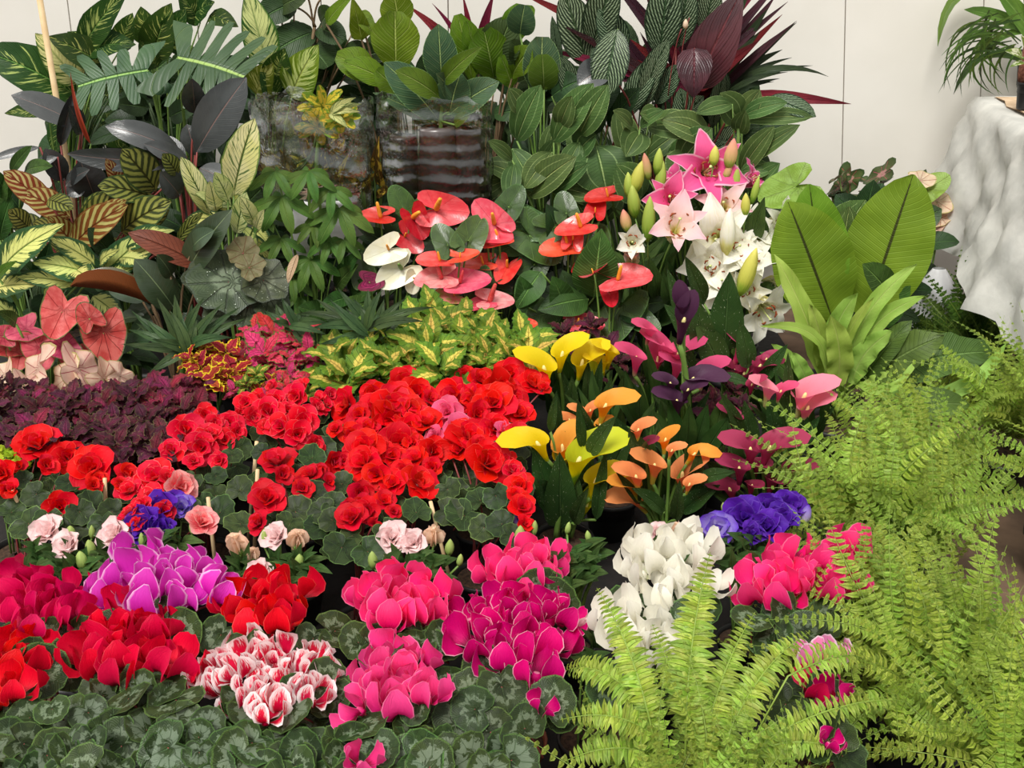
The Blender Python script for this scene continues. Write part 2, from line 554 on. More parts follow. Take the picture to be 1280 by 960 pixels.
def rotz(a): return Matrix.Rotation(a, 4, 'Z')
def rotx(a): return Matrix.Rotation(a, 4, 'X')
def roty(a): return Matrix.Rotation(a, 4, 'Y')
def tr(x, y, z): return Matrix.Translation((x, y, z))
# ---------------------------------------------------------------- materials
plain('black_plastic', (26, 26, 27), .45, (36, 35, 34))
plain('terracotta_plastic', (120, 62, 42), .5, (140, 76, 52))
plain('soil', (44, 32, 24), .95, (84, 62, 46), 90, bstr=.8)
plain('stem_green', (92, 128, 52), .5, (120, 150, 72), 8)
plain('stem_dark', (52, 74, 40), .5, (70, 90, 50), 8)
plain('stem_red', (112, 44, 48), .5, (140, 66, 60), 8)
plain('stem_lime', (150, 180, 70), .5, (170, 196, 90), 8)
plain('stem_frond', (116, 140, 52), .5, (130, 154, 62), 8)
plain('stem_brown', (96, 74, 52), .7, (120, 98, 70), 14)
plain('bamboo', (206, 176, 130), .6, (222, 196, 152), 14)
plain('black_metal', (30, 30, 32), .4, (38, 38, 40))
plain('spadix_orange', (240, 150, 40), .5, (250, 176, 70), 60)
plain('spadix_cream', (232, 214, 130), .5, (240, 226, 160), 60)
plain('anther', (128, 56, 22), .7, (156, 76, 34), 60)
plain('filament', (196, 210, 130), .5, (214, 220, 150), 10)
plain('dark_seed', (60, 30, 26), .8, (80, 42, 34), 60)
leafmat('green', (52, 84, 38), vein=(110, 150, 80), mid=(120, 160, 84), back=(86, 118, 60))
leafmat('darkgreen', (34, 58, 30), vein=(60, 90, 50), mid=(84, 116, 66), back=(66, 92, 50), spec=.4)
leafmat('dieff', (44, 78, 32), (58, 92, 36), blotch=(190, 202, 112), bt=.62, bmid=.1, streak=True, mid=(108, 146, 70), midw=.03, vn=13, vs=.8, vein=(74, 110, 50), vf=.5, back=(92, 126, 44), trans=.3)
leafmat('dieff_cream', (58, 100, 40), (78, 122, 50), blotch=(226, 228, 150), bt=.48, bmid=.14, streak=True, mid=(170, 190, 110), midw=.03, vn=13, vs=.9, vein=(84, 122, 60), vf=.3, back=(120, 150, 60), trans=.3)
leafmat('dieff_lime', (100, 130, 38), (124, 148, 46), blotch=(196, 206, 120), bt=.56, bmid=.12, streak=True, mid=(186, 196, 96), midw=.035, vn=11, vs=.9, back=(150, 170, 60), trans=.4)
leafmat('camille', (56, 92, 50), (66, 102, 56), blotch=(232, 234, 138), bt=.60, bsoft=.05, bmid=.34, streak=True, mid=(120, 150, 64), midw=.03, vn=12, vs=.8, edge=(58, 92, 54), ew=.22, back=(120, 150, 80), trans=.25)
leafmat('cream_leaf', (222, 226, 146), (236, 236, 172), blotch=(96, 130, 66), bt=.55, bsoft=.05, streak=True, mid=(88, 120, 56), midw=.05, vn=15, vs=.8, vein=(120, 146, 84), vf=.6, edge=(110, 146, 70), ew=.08, trans=.3)
leafmat('monstera', (54, 84, 60), (68, 98, 70), vein=(118, 150, 92), vf=.4, vn=6, vs=.9, vw=.06, mid=(150, 184, 100), midw=.03, back=(92, 122, 74), rough=.38, trans=.15, var=.1)
leafmat('rubber', (46, 50, 50), (60, 64, 64), vein=(64, 68, 66), vf=.4, vn=14, mid=(112, 88, 82), midw=.022, back=(58, 40, 42), rough=.25, spec=.7, trans=.0, var=.12, bstr=.25, coat=.3)
leafmat('rubber_green', (46, 66, 46), (58, 78, 58), vein=(70, 90, 70), vf=.35, vn=14, mid=(110, 130, 90), midw=.03, back=(126, 66, 44), rough=.3, spec=.6, trans=.0, var=.08, bstr=.25, coat=.2)
leafmat('rubber_under', (100, 52, 32), (116, 62, 38), vein=(90, 44, 30), vf=.4, vn=14, mid=(96, 52, 34), midw=.05, back=(62, 62, 44), rough=.4, trans=.0, var=.04)
leafmat('rubber_brown', (62, 62, 44), (80, 76, 50), vein=(96, 88, 60), vf=.35, vn=14, mid=(120, 104, 70), midw=.03, back=(132, 66, 40), rough=.3, spec=.6, trans=.0, var=.06, bstr=.25, coat=.2)
leafmat('calathea', (140, 148, 76), (160, 166, 92), stripe=(58, 66, 30), sw=.42, sn=7, ss=.9, vein=(110, 120, 50), vf=.6, vn=14, vs=.9, mid=(66, 66, 30), midw=.05, edge=(62, 84, 40), ew=.1, back=(150, 90, 60), trans=.3, var=.12)
leafmat('calathea_back', (206, 190, 120), (188, 168, 96), stripe=(138, 66, 34), sw=.5, sn=7, ss=.9, vein=(150, 96, 50), vf=.6, vn=14, vs=.9, mid=(140, 66, 40), midw=.05, edge=(140, 80, 44), ew=.08, back=(168, 98, 66), trans=.35, var=.12)
leafmat('ctenanthe', (34, 52, 38), (42, 60, 42), stripe=(132, 152, 118), sdist=.2, sw=.4, sn=11, ss=1.5, mid=(60, 84, 54), midw=.06, edge=(44, 62, 42), ew=.1, back=(76, 36, 50), rough=.35, trans=.1, var=.12)
leafmat('cordyline', (62, 32, 40), (82, 40, 50), vein=(96, 52, 60), vf=.5, vn=3, vs=2.4, mid=(104, 50, 60), midw=.05, back=(58, 40, 42), rough=.33, spec=.5, trans=.08, var=.25, huev=.02)
leafmat('cordyline_red', (110, 28, 48), (130, 40, 58), vein=(150, 60, 76), vf=.5, vn=3, vs=2.4, mid=(150, 50, 70), back=(96, 34, 48), rough=.35, trans=.2, var=.2)
leafmat('dracaena_green', (44, 62, 44), (58, 76, 54), vein=(80, 96, 72), vf=.4, vn=3, vs=2.4, mid=(84, 104, 72), back=(64, 74, 58), rough=.33, trans=.08, var=.2)
leafmat('fiddle', (96, 130, 34), (116, 150, 44), vein=(168, 190, 96), vf=.75, vn=6, vs=.9, vw=.09, mid=(176, 196, 104), midw=.03, back=(124, 148, 60), trans=.4, var=.1)
leafmat('fig_dark', (44, 66, 36), (54, 78, 42), vein=(84, 112, 64), vf=.5, vn=6, vs=.9, vw=.1, mid=(100, 128, 76), midw=.03, back=(84, 104, 60), trans=.15)
leafmat('audrey', (66, 96, 74), (78, 108, 80), vein=(166, 188, 128), vf=.75, vn=7, vs=.85, vw=.07, mid=(176, 198, 126), midw=.03, edge=(124, 156, 96), ew=.03, back=(96, 124, 60), trans=.2, var=.08)
leafmat('audrey_bright', (88, 122, 40), (100, 134, 48), vein=(160, 184, 100), vf=.6, vn=7, vs=.85, vw=.07, mid=(170, 190, 104), midw=.03, edge=(124, 156, 96), ew=.03, back=(96, 130, 48), trans=.35, var=.08)
leafmat('medinilla', (74, 104, 58), (90, 122, 70), para=(150, 174, 110), mid=(170, 190, 120), midw=.025, edge=(150, 176, 110), ew=.03, vein=(110, 142, 94), vf=.25, vn=16, vs=.6, back=(110, 134, 64), trans=.2, var=.12)
leafmat('schefflera', (80, 122, 54), (98, 138, 66), vein=(130, 170, 84), vf=.4, vn=10, mid=(150, 186, 96), midw=.035, back=(104, 140, 66), trans=.3, var=.12)
leafmat('schefflera_var', (110, 150, 50), (130, 168, 62), blotch=(232, 206, 70), bt=.5, bmid=.1, bscale=3, mid=(170, 186, 80), back=(130, 160, 70), trans=.3, var=.12)
leafmat('sunset_leaf', (84, 74, 32), (110, 84, 36), blotch=(222, 198, 70), bt=.5, bscale=3, mid=(190, 150, 60), back=(120, 100, 50), trans=.2)
leafmat('cream_pink', (240, 214, 190), (244, 226, 208), blotch=(226, 130, 120), bt=.55, bscale=3, mid=(226, 160, 140), trans=.3)
leafmat('anthurium', (58, 88, 40), (70, 104, 48), polar=True, vn=8, vw=.1, vein=(122, 156, 84), vf=.7, edge=(84, 120, 60), ew=.04, back=(90, 118, 62), trans=.2, rough=.33, spec=.6, var=.2)
leafmat('cyclamen_leaf', (38, 56, 28), (52, 72, 36), polar=True, vn=9, vw=.12, vein=(100, 128, 84), vf=.5, ring=(112, 128, 100), ringr=(.40, .60), edge=(78, 106, 50), ew=.05, back=(104, 84, 70), trans=.1, var=.22, rough=.5)
leafmat('cyclamen_silver', (42, 60, 32), (56, 76, 40), polar=True, vn=9, vw=.14, vein=(90, 116, 76), vf=.7, ring=(112, 128, 104), ringr=(.28, .70), edge=(70, 98, 46), ew=.06, back=(104, 84, 70), trans=.1, var=.2, rough=.5)
leafmat('begonia_leaf', (38, 56, 30), (56, 76, 40), polar=True, vn=8, vw=.14, vein=(98, 128, 74), vf=.6, edge=(96, 124, 64), ew=.04, back=(90, 100, 62), trans=.15, var=.25, rough=.45)
leafmat('begonia_light', (70, 102, 48), (88, 120, 60), polar=True, vn=8, vw=.14, vein=(120, 150, 84), vf=.6, edge=(110, 140, 72), ew=.04, back=(100, 120, 70), trans=.2, var=.15, rough=.45)
leafmat('rex_leaf', (54, 68, 50), (70, 84, 62), polar=True, vn=9, vw=.26, vein=(52, 58, 46), vf=.7, centre=(112, 124, 98), cr=.38, spots=(186, 196, 178), edge=(62, 72, 56), ew=.06, back=(110, 70, 66), trans=.1, rough=.45, var=.1)
leafmat('rex_brown', (96, 96, 64), (114, 108, 74), polar=True, vn=8, vw=.12, vein=(130, 60, 40), vf=.6, spots=(140, 140, 100), back=(130, 80, 60), trans=.2, rough=.5)
leafmat('caladium_pink', (216, 84, 94), (232, 112, 116), polar=True, vn=9, vw=.12, vein=(190, 40, 62), vf=.7, edge=(108, 116, 62), ew=.05, back=(180, 96, 90), trans=.35, var=.08)
leafmat('caladium_rose', (188, 56, 80), (204, 84, 98), polar=True, vn=13, vw=.13, vein=(110, 18, 42), vf=.8, edge=(96, 100, 56), ew=.05, back=(160, 76, 80), trans=.3, var=.08)
leafmat('caladium_peach', (238, 200, 176), (244, 214, 190), polar=True, vn=10, vw=.16, vein=(206, 70, 80), vf=.9, edge=(196, 180, 120), ew=.05, back=(214, 150, 130), trans=.3, var=.08)
leafmat('caladium_green', (76, 92, 58), (90, 106, 66), polar=True, vn=9, vw=.2, vein=(206, 96, 110), vf=.85, centre=(206, 160, 146), cr=.28, edge=(64, 84, 44), ew=.14, back=(120, 110, 84), trans=.2, var=.15)
leafmat('coleus_wine', (104, 28, 52), (124, 36, 62), centre=(146, 34, 76), cr=.4, edge=(92, 66, 40), ew=.08, vein=(60, 14, 30), vf=.6, vn=8, back=(120, 60, 70), trans=.15, rough=.6, var=.35, huev=.02)
leafmat('coleus_dark', (66, 24, 38), (86, 32, 46), centre=(100, 30, 56), cr=.35, edge=(98, 92, 52), ew=.08, vein=(40, 12, 22), vf=.6, vn=8, back=(96, 50, 60), trans=.12, rough=.6, var=.35, huev=.02)
leafmat('coleus_pink', (206, 44, 84), (222, 66, 100), centre=(232, 70, 110), cr=.3, edge=(110, 104, 52), ew=.2, vein=(150, 24, 60), vf=.5, vn=7, back=(190, 90, 100), trans=.25, rough=.6, var=.14)
leafmat('coleus_gold', (160, 44, 34), (180, 60, 40), edge=(232, 206, 40), ew=.24, vein=(120, 30, 24), vf=.4, vn=7, back=(200, 160, 60), trans=.25, rough=.6, var=.1)
leafmat('coleus_green', (100, 136, 38), (122, 154, 46), centre=(232, 206, 96), cr=.34, edge=(92, 128, 40), ew=.14, vein=(98, 130, 44), vf=.4, vn=7, back=(136, 156, 64), trans=.3, rough=.55, var=.14)
leafmat('coleus_lime', (176, 204, 30), (196, 220, 50), edge=(210, 226, 60), ew=.1, vein=(140, 170, 30), vf=.4, vn=7, trans=.35, rough=.55, var=.1)
leafmat('bird_nest', (108, 148, 44), (122, 162, 52), vein=(140, 176, 58), vf=.2, vn=26, vs=.35, vw=.3, mid=(58, 66, 26), midw=.035, back=(140, 172, 70), trans=.35, rough=.38, var=.08, bstr=.35)
leafmat('lime_wavy', (158, 194, 84), (174, 206, 98), vein=(176, 204, 100), vf=.4, vn=18, vs=.35, mid=(190, 212, 116), midw=.05, back=(150, 178, 80), trans=.35, rough=.42, var=.08, bstr=.5)
leafmat('green_wavy', (74, 106, 52), (88, 122, 60), vein=(104, 138, 74), vf=.4, vn=18, vs=.35, mid=(118, 150, 84), midw=.05, back=(110, 140, 76), trans=.2, rough=.42, var=.1)
leafmat('lime_heart', (132, 176, 68), (148, 190, 84), polar=True, vn=8, vw=.1, vein=(176, 206, 116), vf=.6, back=(150, 180, 90), trans=.3)
leafmat('calla_leaf', (56, 88, 46), (66, 98, 52), spots=(196, 208, 170), mid=(96, 128, 70), midw=.03, vein=(74, 106, 56), vf=.4, vn=16, vs=.6, back=(88, 116, 66), trans=.2, var=.18)
leafmat('calla_plain', (60, 94, 46), (72, 106, 54), mid=(104, 138, 76), midw=.03, vein=(80, 112, 60), vf=.4, vn=16, vs=.6, back=(92, 120, 66), trans=.2, var=.2)
leafmat('lisi_leaf', (78, 116, 66), (94, 132, 78), mid=(120, 152, 96), midw=.04, vn=3, vs=2, vein=(104, 138, 84), vf=.3, back=(110, 140, 92), trans=.2, var=.15)
leafmat('lily_leaf', (64, 96, 50), (78, 112, 60), mid=(100, 134, 74), midw=.03, vn=3, vs=2.2, vein=(96, 126, 72), vf=.4, back=(96, 124, 70), trans=.2, var=.18)
leafmat('dracaena', (58, 84, 54), (74, 100, 64), mid=(78, 106, 70), midw=.04, vn=3, vs=2.2, vein=(76, 104, 70), vf=.4, back=(80, 104, 70), trans=.12, rough=.33, var=.18)
leafmat('grassleaf', (92, 128, 56), (108, 144, 66), mid=(130, 160, 84), midw=.08, vn=3, vs=2.2, vein=(118, 150, 78), vf=.3, back=(104, 136, 70), trans=.25, var=.2)
leafmat('grassdark', (62, 88, 46), (76, 104, 54), mid=(90, 116, 66), midw=.08, vn=3, vs=2.2, back=(70, 96, 54), trans=.2, var=.2)
leafmat('dry_leaf', (196, 164, 130), (214, 186, 150), mid=(150, 110, 80), vein=(160, 120, 90), trans=.2)
leafmat('pothos', (110, 150, 60), (130, 168, 76), blotch=(232, 236, 206), bt=.5, bscale=3, mid=(150, 180, 90), trans=.3)
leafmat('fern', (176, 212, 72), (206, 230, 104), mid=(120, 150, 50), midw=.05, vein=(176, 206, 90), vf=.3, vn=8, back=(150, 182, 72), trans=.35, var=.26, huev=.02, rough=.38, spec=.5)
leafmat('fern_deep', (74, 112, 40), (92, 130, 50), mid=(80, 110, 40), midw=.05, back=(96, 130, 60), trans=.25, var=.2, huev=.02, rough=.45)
leafmat('sheath', (190, 50, 60), (206, 70, 74), mid=(160, 40, 50), trans=.2, var=.05)

petalmat('red_scarlet', (212, 10, 24), (230, 28, 38), throat=(170, 4, 14), tr=.14, edge=(250, 90, 76), ew=.05, trans=.3, back=(226, 50, 44))
petalmat('red_coral', (218, 32, 54), (236, 62, 78), throat=(196, 16, 34), tr=.12, edge=(246, 130, 126), ew=.07, trans=.3, back=(232, 90, 92))
petalmat('red_crimson', (190, 10, 30), (214, 26, 44), throat=(120, 0, 16), tr=.1, edge=(232, 70, 80), ew=.05, trans=.25, back=(206, 50, 66))
petalmat('pink_soft', (226, 72, 112), (240, 112, 146), throat=(200, 40, 80), tr=.12, edge=(248, 170, 186), ew=.06, trans=.3)
petalmat('pink_salmon', (232, 90, 100), (244, 140, 142), throat=(200, 30, 50), tr=.12, edge=(250, 180, 170), ew=.06, trans=.3, streak=(244, 170, 165))
petalmat('cyc_red', (206, 4, 50), (226, 14, 60), throat=(120, 0, 24), tr=.2, edge=(248, 84, 100), ew=.05, trans=.25, est=.5)  # cyclamens: naturally darker petal base, widened to paint in shade between petals
petalmat('cyc_scarlet', (206, 6, 28), (226, 20, 40), throat=(120, 0, 16), tr=.2, edge=(250, 100, 90), ew=.05, trans=.25, est=.5)
petalmat('cyc_crimson', (196, 4, 70), (214, 14, 84), throat=(110, 0, 36), tr=.2, edge=(240, 70, 110), ew=.05, trans=.25, est=.5)
petalmat('cyc_hot', (242, 38, 114), (252, 90, 146), throat=(150, 0, 60), tr=.2, edge=(255, 156, 190), ew=.07, trans=.3, est=.6)
petalmat('cyc_pink', (232, 44, 126), (246, 98, 156), throat=(150, 0, 60), tr=.2, edge=(255, 164, 200), ew=.07, trans=.3, est=.6)
petalmat('cyc_mag', (200, 8, 102), (216, 26, 120), throat=(120, 0, 54), tr=.2, edge=(250, 190, 206), ew=.06, trans=.25, est=.85)
petalmat('cyc_purple', (206, 34, 170), (222, 84, 192), throat=(130, 0, 96), tr=.12, edge=(248, 200, 236), ew=.13, trans=.3, est=.8)
petalmat('cyc_stripe', (206, 20, 60), (228, 70, 96), throat=(170, 6, 44), tr=.12, edge=(252, 236, 236), ew=.3, trans=.25, est=1.0, streak=(250, 226, 226))
petalmat('cyc_white', (236, 232, 214), (246, 243, 232), throat=(222, 226, 190), tr=.12, trans=.3, var=.03)
petalmat('cyc_pinkwhite', (214, 30, 124), (240, 150, 196), throat=(190, 6, 100), tr=.2, edge=(252, 226, 238), ew=.2, trans=.3, est=.9)
petalmat('lisi_pink', (246, 214, 214), (252, 228, 226), throat=(226, 220, 190), tr=.1, edge=(240, 180, 190), ew=.06, trans=.3, var=.04)
petalmat('lisi_peach', (246, 214, 186), (250, 226, 202), throat=(226, 220, 170), tr=.15, edge=(244, 190, 170), ew=.06, trans=.3, var=.04)
petalmat('lisi_purple', (70, 28, 134), (92, 50, 166), throat=(60, 20, 120), tr=.12, edge=(132, 96, 206), ew=.08, trans=.25, var=.12)
petalmat('lisi_bicolor', (226, 216, 240), (104, 60, 190), throat=(236, 232, 244), tr=.3, edge=(110, 70, 196), ew=.1, trans=.25, var=.06)
petalmat('lisi_lavender', (176, 150, 214), (150, 120, 204), throat=(206, 206, 190), tr=.2, trans=.3)
petalmat('bud_green', (150, 178, 96), (176, 196, 116), trans=.2, var=.08)
petalmat('bud_red', (206, 50, 62), (226, 84, 90), trans=.2, var=.1)
petalmat('bud_lily', (136, 174, 60), (196, 206, 110), throat=(120, 160, 50), trans=.25, var=.08, vein=(170, 190, 90))
petalmat('bud_lilypink', (206, 206, 120), (230, 150, 140), throat=(160, 186, 80), trans=.25, var=.06)
petalmat('bud_lilyyellow', (196, 204, 84), (222, 214, 120), throat=(150, 180, 60), trans=.25, var=.06)
petalmat('lily_pink', (232, 70, 134), (240, 116, 164), throat=(250, 216, 190), tr=.16, edge=(255, 226, 236), ew=.16, trans=.3, var=.06, est=.6, back=(240, 150, 180))
petalmat('lily_wine', (150, 50, 96), (176, 80, 120), throat=(120, 30, 70), tr=.2, edge=(226, 180, 200), ew=.12, trans=.25, back=(130, 50, 90))
petalmat('lily_white', (250, 246, 230), (252, 250, 240), throat=(232, 224, 140), tr=.3, trans=.3, var=.03, vein=(240, 236, 206), back=(244, 240, 206))
petalmat('lily_creampink', (250, 240, 214), (244, 190, 200), throat=(240, 224, 130), tr=.3, edge=(250, 220, 226), ew=.12, trans=.3, var=.03, back=(246, 238, 190))
petalmat('calla_yellow', (236, 204, 10), (252, 220, 16), throat=(180, 190, 20), tr=.1, trans=.3, var=.05, back=(226, 200, 20))
petalmat('calla_yellowgreen', (206, 206, 30), (248, 218, 20), throat=(120, 160, 30), tr=.35, trans=.3, var=.05, back=(196, 204, 40))
petalmat('calla_orange', (244, 170, 60), (244, 124, 66), throat=(206, 196, 60), tr=.25, trans=.3, var=.06, back=(236, 160, 60))
petalmat('calla_peach', (240, 150, 100), (240, 116, 84), throat=(206, 190, 70), tr=.25, trans=.3, var=.06, back=(236, 150, 90))
petalmat('calla_pink', (222, 70, 120), (236, 104, 146), throat=(206, 170, 130), tr=.1, trans=.3, var=.06, back=(220, 80, 124))
petalmat('calla_lightpink', (240, 150, 160), (240, 110, 150), throat=(206, 210, 130), tr=.3, trans=.3, var=.06, back=(240, 140, 160))
petalmat('calla_mauve', (150, 40, 76), (176, 66, 100), throat=(100, 20, 50), tr=.12, edge=(206, 110, 140), ew=.05, trans=.25, var=.08, back=(160, 50, 84))
petalmat('calla_black', (64, 26, 52), (84, 44, 74), throat=(40, 12, 30), tr=.12, trans=.12, var=.08, back=(70, 36, 62))
for nm, c, c2, e in (('spathe_red', (206, 22, 40), (220, 40, 54), None), ('spathe_coral', (236, 60, 72), (244, 84, 90), None), ('spathe_orange', (236, 62, 44), (244, 86, 62), None),
                     ('spathe_pink', (244, 130, 134), (248, 168, 164), None), ('spathe_white', (246, 240, 206), (250, 246, 220), None), ('spathe_rose', (240, 74, 96), (246, 110, 124), None), ('spathe_greenpink', (226, 140, 124), (170, 160, 80), None)):
    vc = tuple(int(x * .8) for x in c)
    leafmat(nm, c, c2, polar=True, vn=9, vw=.09, vein=vc, vf=.45 if nm != 'spathe_white' else .15, rough=.22, spec=.7, trans=.2, var=.06, huev=.008, bstr=.6, coat=.3)
# ---------------------------------------------------------------- shared flower pieces (local space)
Z = np.array([0, 0, 1.0])
def petal(mat, ln, w, lean, curl, prof='obov', fold=(8, 8), cup=0., wave=.0, wn=2, nu=6, nv=4, seed=0, r0=.004, twist=0.):
    """base near the origin, leaning out towards +x; curl bends the tip further out"""
    rg = random.Random(seed)
    a = math.radians(lean)
    B = np.array([r0, 0, 0]); T = B + ln * np.array([math.sin(a), 0, math.cos(a)])
    n = np.array([-math.cos(a), 0, math.sin(a)])
    me, O = strip(B, T, n, w, prof, arch=curl, fold=fold, cup=cup, wave=wave, wn=wn, nu=nu, nv=nv, mats=(mat,), name='petal', rng=rg, twist=twist)
    for v in me.vertices: v.co += Vector(B)
    return me

_cyc = {}
def cyc_set(mat):
    if mat not in _cyc:
        out = []
        for i in range(4):
            rg = random.Random(i + 5)
            L_, W_ = (.068, .041) if mat == 'cyc_white' else (.054, .043)
            out.append(petal(mat, L_ * rg.uniform(.92, 1.1), W_, 12 + 8 * i, -.15 - .04 * i, 'cyc', fold=(-10, -10), cup=-.12, wave=.08, wn=1.2, seed=i, r0=.007, nu=6, nv=4, twist=rg.uniform(-.35, .35)))
        V, Fc, UV = [], [], []
        tube_into(V, Fc, UV, [np.array([0, 0, -.006]), np.array([0, 0, .004]), np.array([0, 0, .012])], [.0075, .0085, .005], 8)
        throat = mk('flower', V, Fc, UV, (mat,))
        _cyc[mat] = (out, throat)
    return _cyc[mat]

def cyc_flower(pl, pos, mat, tilt=(0, 0), s=1.0, stem=True, n=5, droop=False):
    out, throat = cyc_set(mat)
    az = R.uniform(0, 6.28)
    if stem:
        V, Fc, UV = [], [], []
        base = pl.crown + np.array([R.uniform(-.02, .02), R.uniform(-.02, .02), 0])
        d = pos - base
        ctl = base + np.array([d[0] * .3, d[1] * .3, d[2] * .8])
        tube_into(V, Fc, UV, [p - pos for p in bez(base, ctl, pos - np.array([0, 0, .004]), 7)], [.0028] * 3 + [.0022] * 4, 5)
        me = mk('stem', V, Fc, UV, ('stem_red',))
        fl = pl.part('flower', throat, mat=Matrix.Translation(pos) @ rotx(tilt[0]) @ roty(tilt[1]) @ Matrix.Scale(s, 4))
        link('stem', me, pl.o, tuple(pos - pl.org))
    else:
        fl = pl.part('flower', throat, mat=Matrix.Translation(pos) @ rotx(tilt[0]) @ roty(tilt[1]) @ Matrix.Scale(s, 4))
    for i in range(n):
        a = az + i * 2 * math.pi / n + R.uniform(-.25, .25)
        link('petal', out[(i + R.randrange(2)) % 4] if not droop else out[3], fl, mat=rotz(a) @ Matrix.Scale(R.uniform(.88, 1.1), 4))
    return fl

_bg = {}
def rose_set(mat, kind='begonia'):
    key = (mat, kind)
    if key not in _bg:
        if kind == 'begonia':
            outer = [petal(mat, .034, .040, 74 - 8 * i, .06, 'round', fold=(6, 6), cup=.12, wave=.06, wn=1.5, seed=i, nu=5, nv=4, r0=.002) for i in range(2)]
            mid = [petal(mat, .024, .030, 46, .05, 'round', fold=(16, 16), cup=.2, wave=.08, wn=1.5, seed=9, nu=4, nv=4, r0=.002)]
            inn = [petal(mat, .015, .020, 18, .02, 'round', fold=(24, 24), cup=.3, seed=19, nu=4, nv=4, r0=.001)]
        elif kind == 'lisi':
            outer = [petal(mat, .036, .036, 52 - 6 * i, .12, 'obov', fold=(16, 16), cup=.2, wave=.12, wn=2, seed=i, nu=6, nv=4, r0=.002, twist=.2) for i in range(2)]
            mid = [petal(mat, .030, .030, 32, .12, 'obov', fold=(22, 22), cup=.2, wave=.12, wn=2, seed=9, nu=6, nv=4, r0=.002)]
            inn = [petal(mat, .024, .020, 12, .08, 'obov', fold=(26, 26), cup=.3, wave=.1, seed=19, nu=5, nv=4, r0=.001)]
        else:  # bud: tightly closed
            outer = [petal(mat, .026, .022, 10, .22, 'ellip', fold=(34, 34), cup=.2, seed=i, nu=6, nv=4, r0=.002) for i in range(2)]
            mid = [petal(mat, .025, .018, 5, .2, 'ellip', fold=(34, 34), cup=.2, seed=9, nu=6, nv=4, r0=.001)]
            inn = mid
        V, Fc, UV = [], [], []
        tube_into(V, Fc, UV, [np.array([0, 0, -.008]), np.array([0, 0, 0]), np.array([0, 0, .004])], [.002, .005, .003], 6)
        _bg[key] = (outer, mid, inn, mk('flower', V, Fc, UV, ('stem_green' if kind != 'begonia' else 'stem_red',)))
    return _bg[key]

def rose_flower(pl, pos, n, mat, size=.07, kind='begonia', stem=None, counts=(5, 4, 3)):
    outer, mid, inn, base = rose_set(mat, kind)
    s = size / .07
    n = nrm(n); tip = nrm(np.cross(n, [R.uniform(-1, 1), R.uniform(-1, 1), R.uniform(-1, 1)]))
    fl = pl.part('flower', base, mat=frame(pos, n, tip, s))
    a0 = R.uniform(0, 6.28)
    for i in range(counts[0]):
        link('petal', outer[i % 2], fl, mat=tr(0, 0, -.001 * (i % 2)) @ rotz(a0 + i * 2 * math.pi / counts[0] + R.uniform(-.12, .12)) @ Matrix.Scale(R.uniform(.9, 1.12), 4))
    for i in range(counts[1]):
        link('petal', mid[0], fl, mat=tr(0, 0, .002) @ rotz(a0 + .5 + i * 2 * math.pi / counts[1] + R.uniform(-.15, .15)) @ Matrix.Scale(R.uniform(.9, 1.1), 4))
    for i in range(counts[2]):
        link('petal', inn[0], fl, mat=tr(0, 0, .003) @ rotz(a0 + .9 + i * 2 * math.pi / max(1, counts[2])) @ Matrix.Scale(R.uniform(.85, 1.1), 4))
    if stem is not None: stem_to(pl, pos, stem)
    return fl

def stem_to(pl, pos, mat='stem_green', r=.0022, base=None, name='stem', k=5):
    base = pl.crown + np.array([R.uniform(-.02, .02), R.uniform(-.02, .02), -.01]) if base is None else base
    d = pos - base
    ctl = base + np.array([d[0] * .3, d[1] * .3, d[2] * .75])
    V, Fc, UV = [], [], []
    tube_into(V, Fc, UV, [p - base for p in bez(base, ctl, pos, 8)], r, k)
    return link(name, mk(name, V, Fc, UV, (mat,)), pl.o, tuple(base - pl.org))

def bud(pl, px, py, Y, hpx, wpx, mat, lean=0., name='bud', stem='stem_green', fr=0.):
    """closed bud standing at (px, py) = its middle"""
    m = mpp(px, py, Y); h, w = hpx * m, wpx * m
    c = P(px, py, Y); a = math.radians(lean)
    ax = nrm(np.array([math.sin(a), fr, math.cos(a)]))
    V, Fc, UV = [], [], []
    pr = [(0, .25), (.12, .7), (.3, .98), (.5, 1.0), (.7, .82), (.88, .45), (1, .08)]
    b = c - ax * h / 2
    tube_into(V, Fc, UV, [ax * (t * h) for t, _ in pr], [max(.0006, w / 2 * q) for _, q in pr], 6)
    o = pl.part(name, mk(name, V, Fc, UV, (mat,)), b)
    if stem: stem_to(pl, b + ax * .002, stem)
    return o

def stake(pl, x0, y0, x1, y1, Y, wpx=5, mat='bamboo', dz=None):
    """cane from the top (x0, y0) down through (x1, y1) into the pot"""
    A = P(x0, y0, Y); B = P(x1, y1, Y + .0); d = B - A
    t = (A[2] - pl.h * .9) / max(1e-3, A[2] - B[2]); E_ = A + d * t
    V, Fc, UV = [], [], []
    tube_into(V, Fc, UV, [E_ - A, (E_ - A) * .5, np.zeros(3)], wpx * mpp(x0, y0, Y) / 2, 7)
    return pl.part('stake', mk('stake', V, Fc, UV, (mat,)), A)

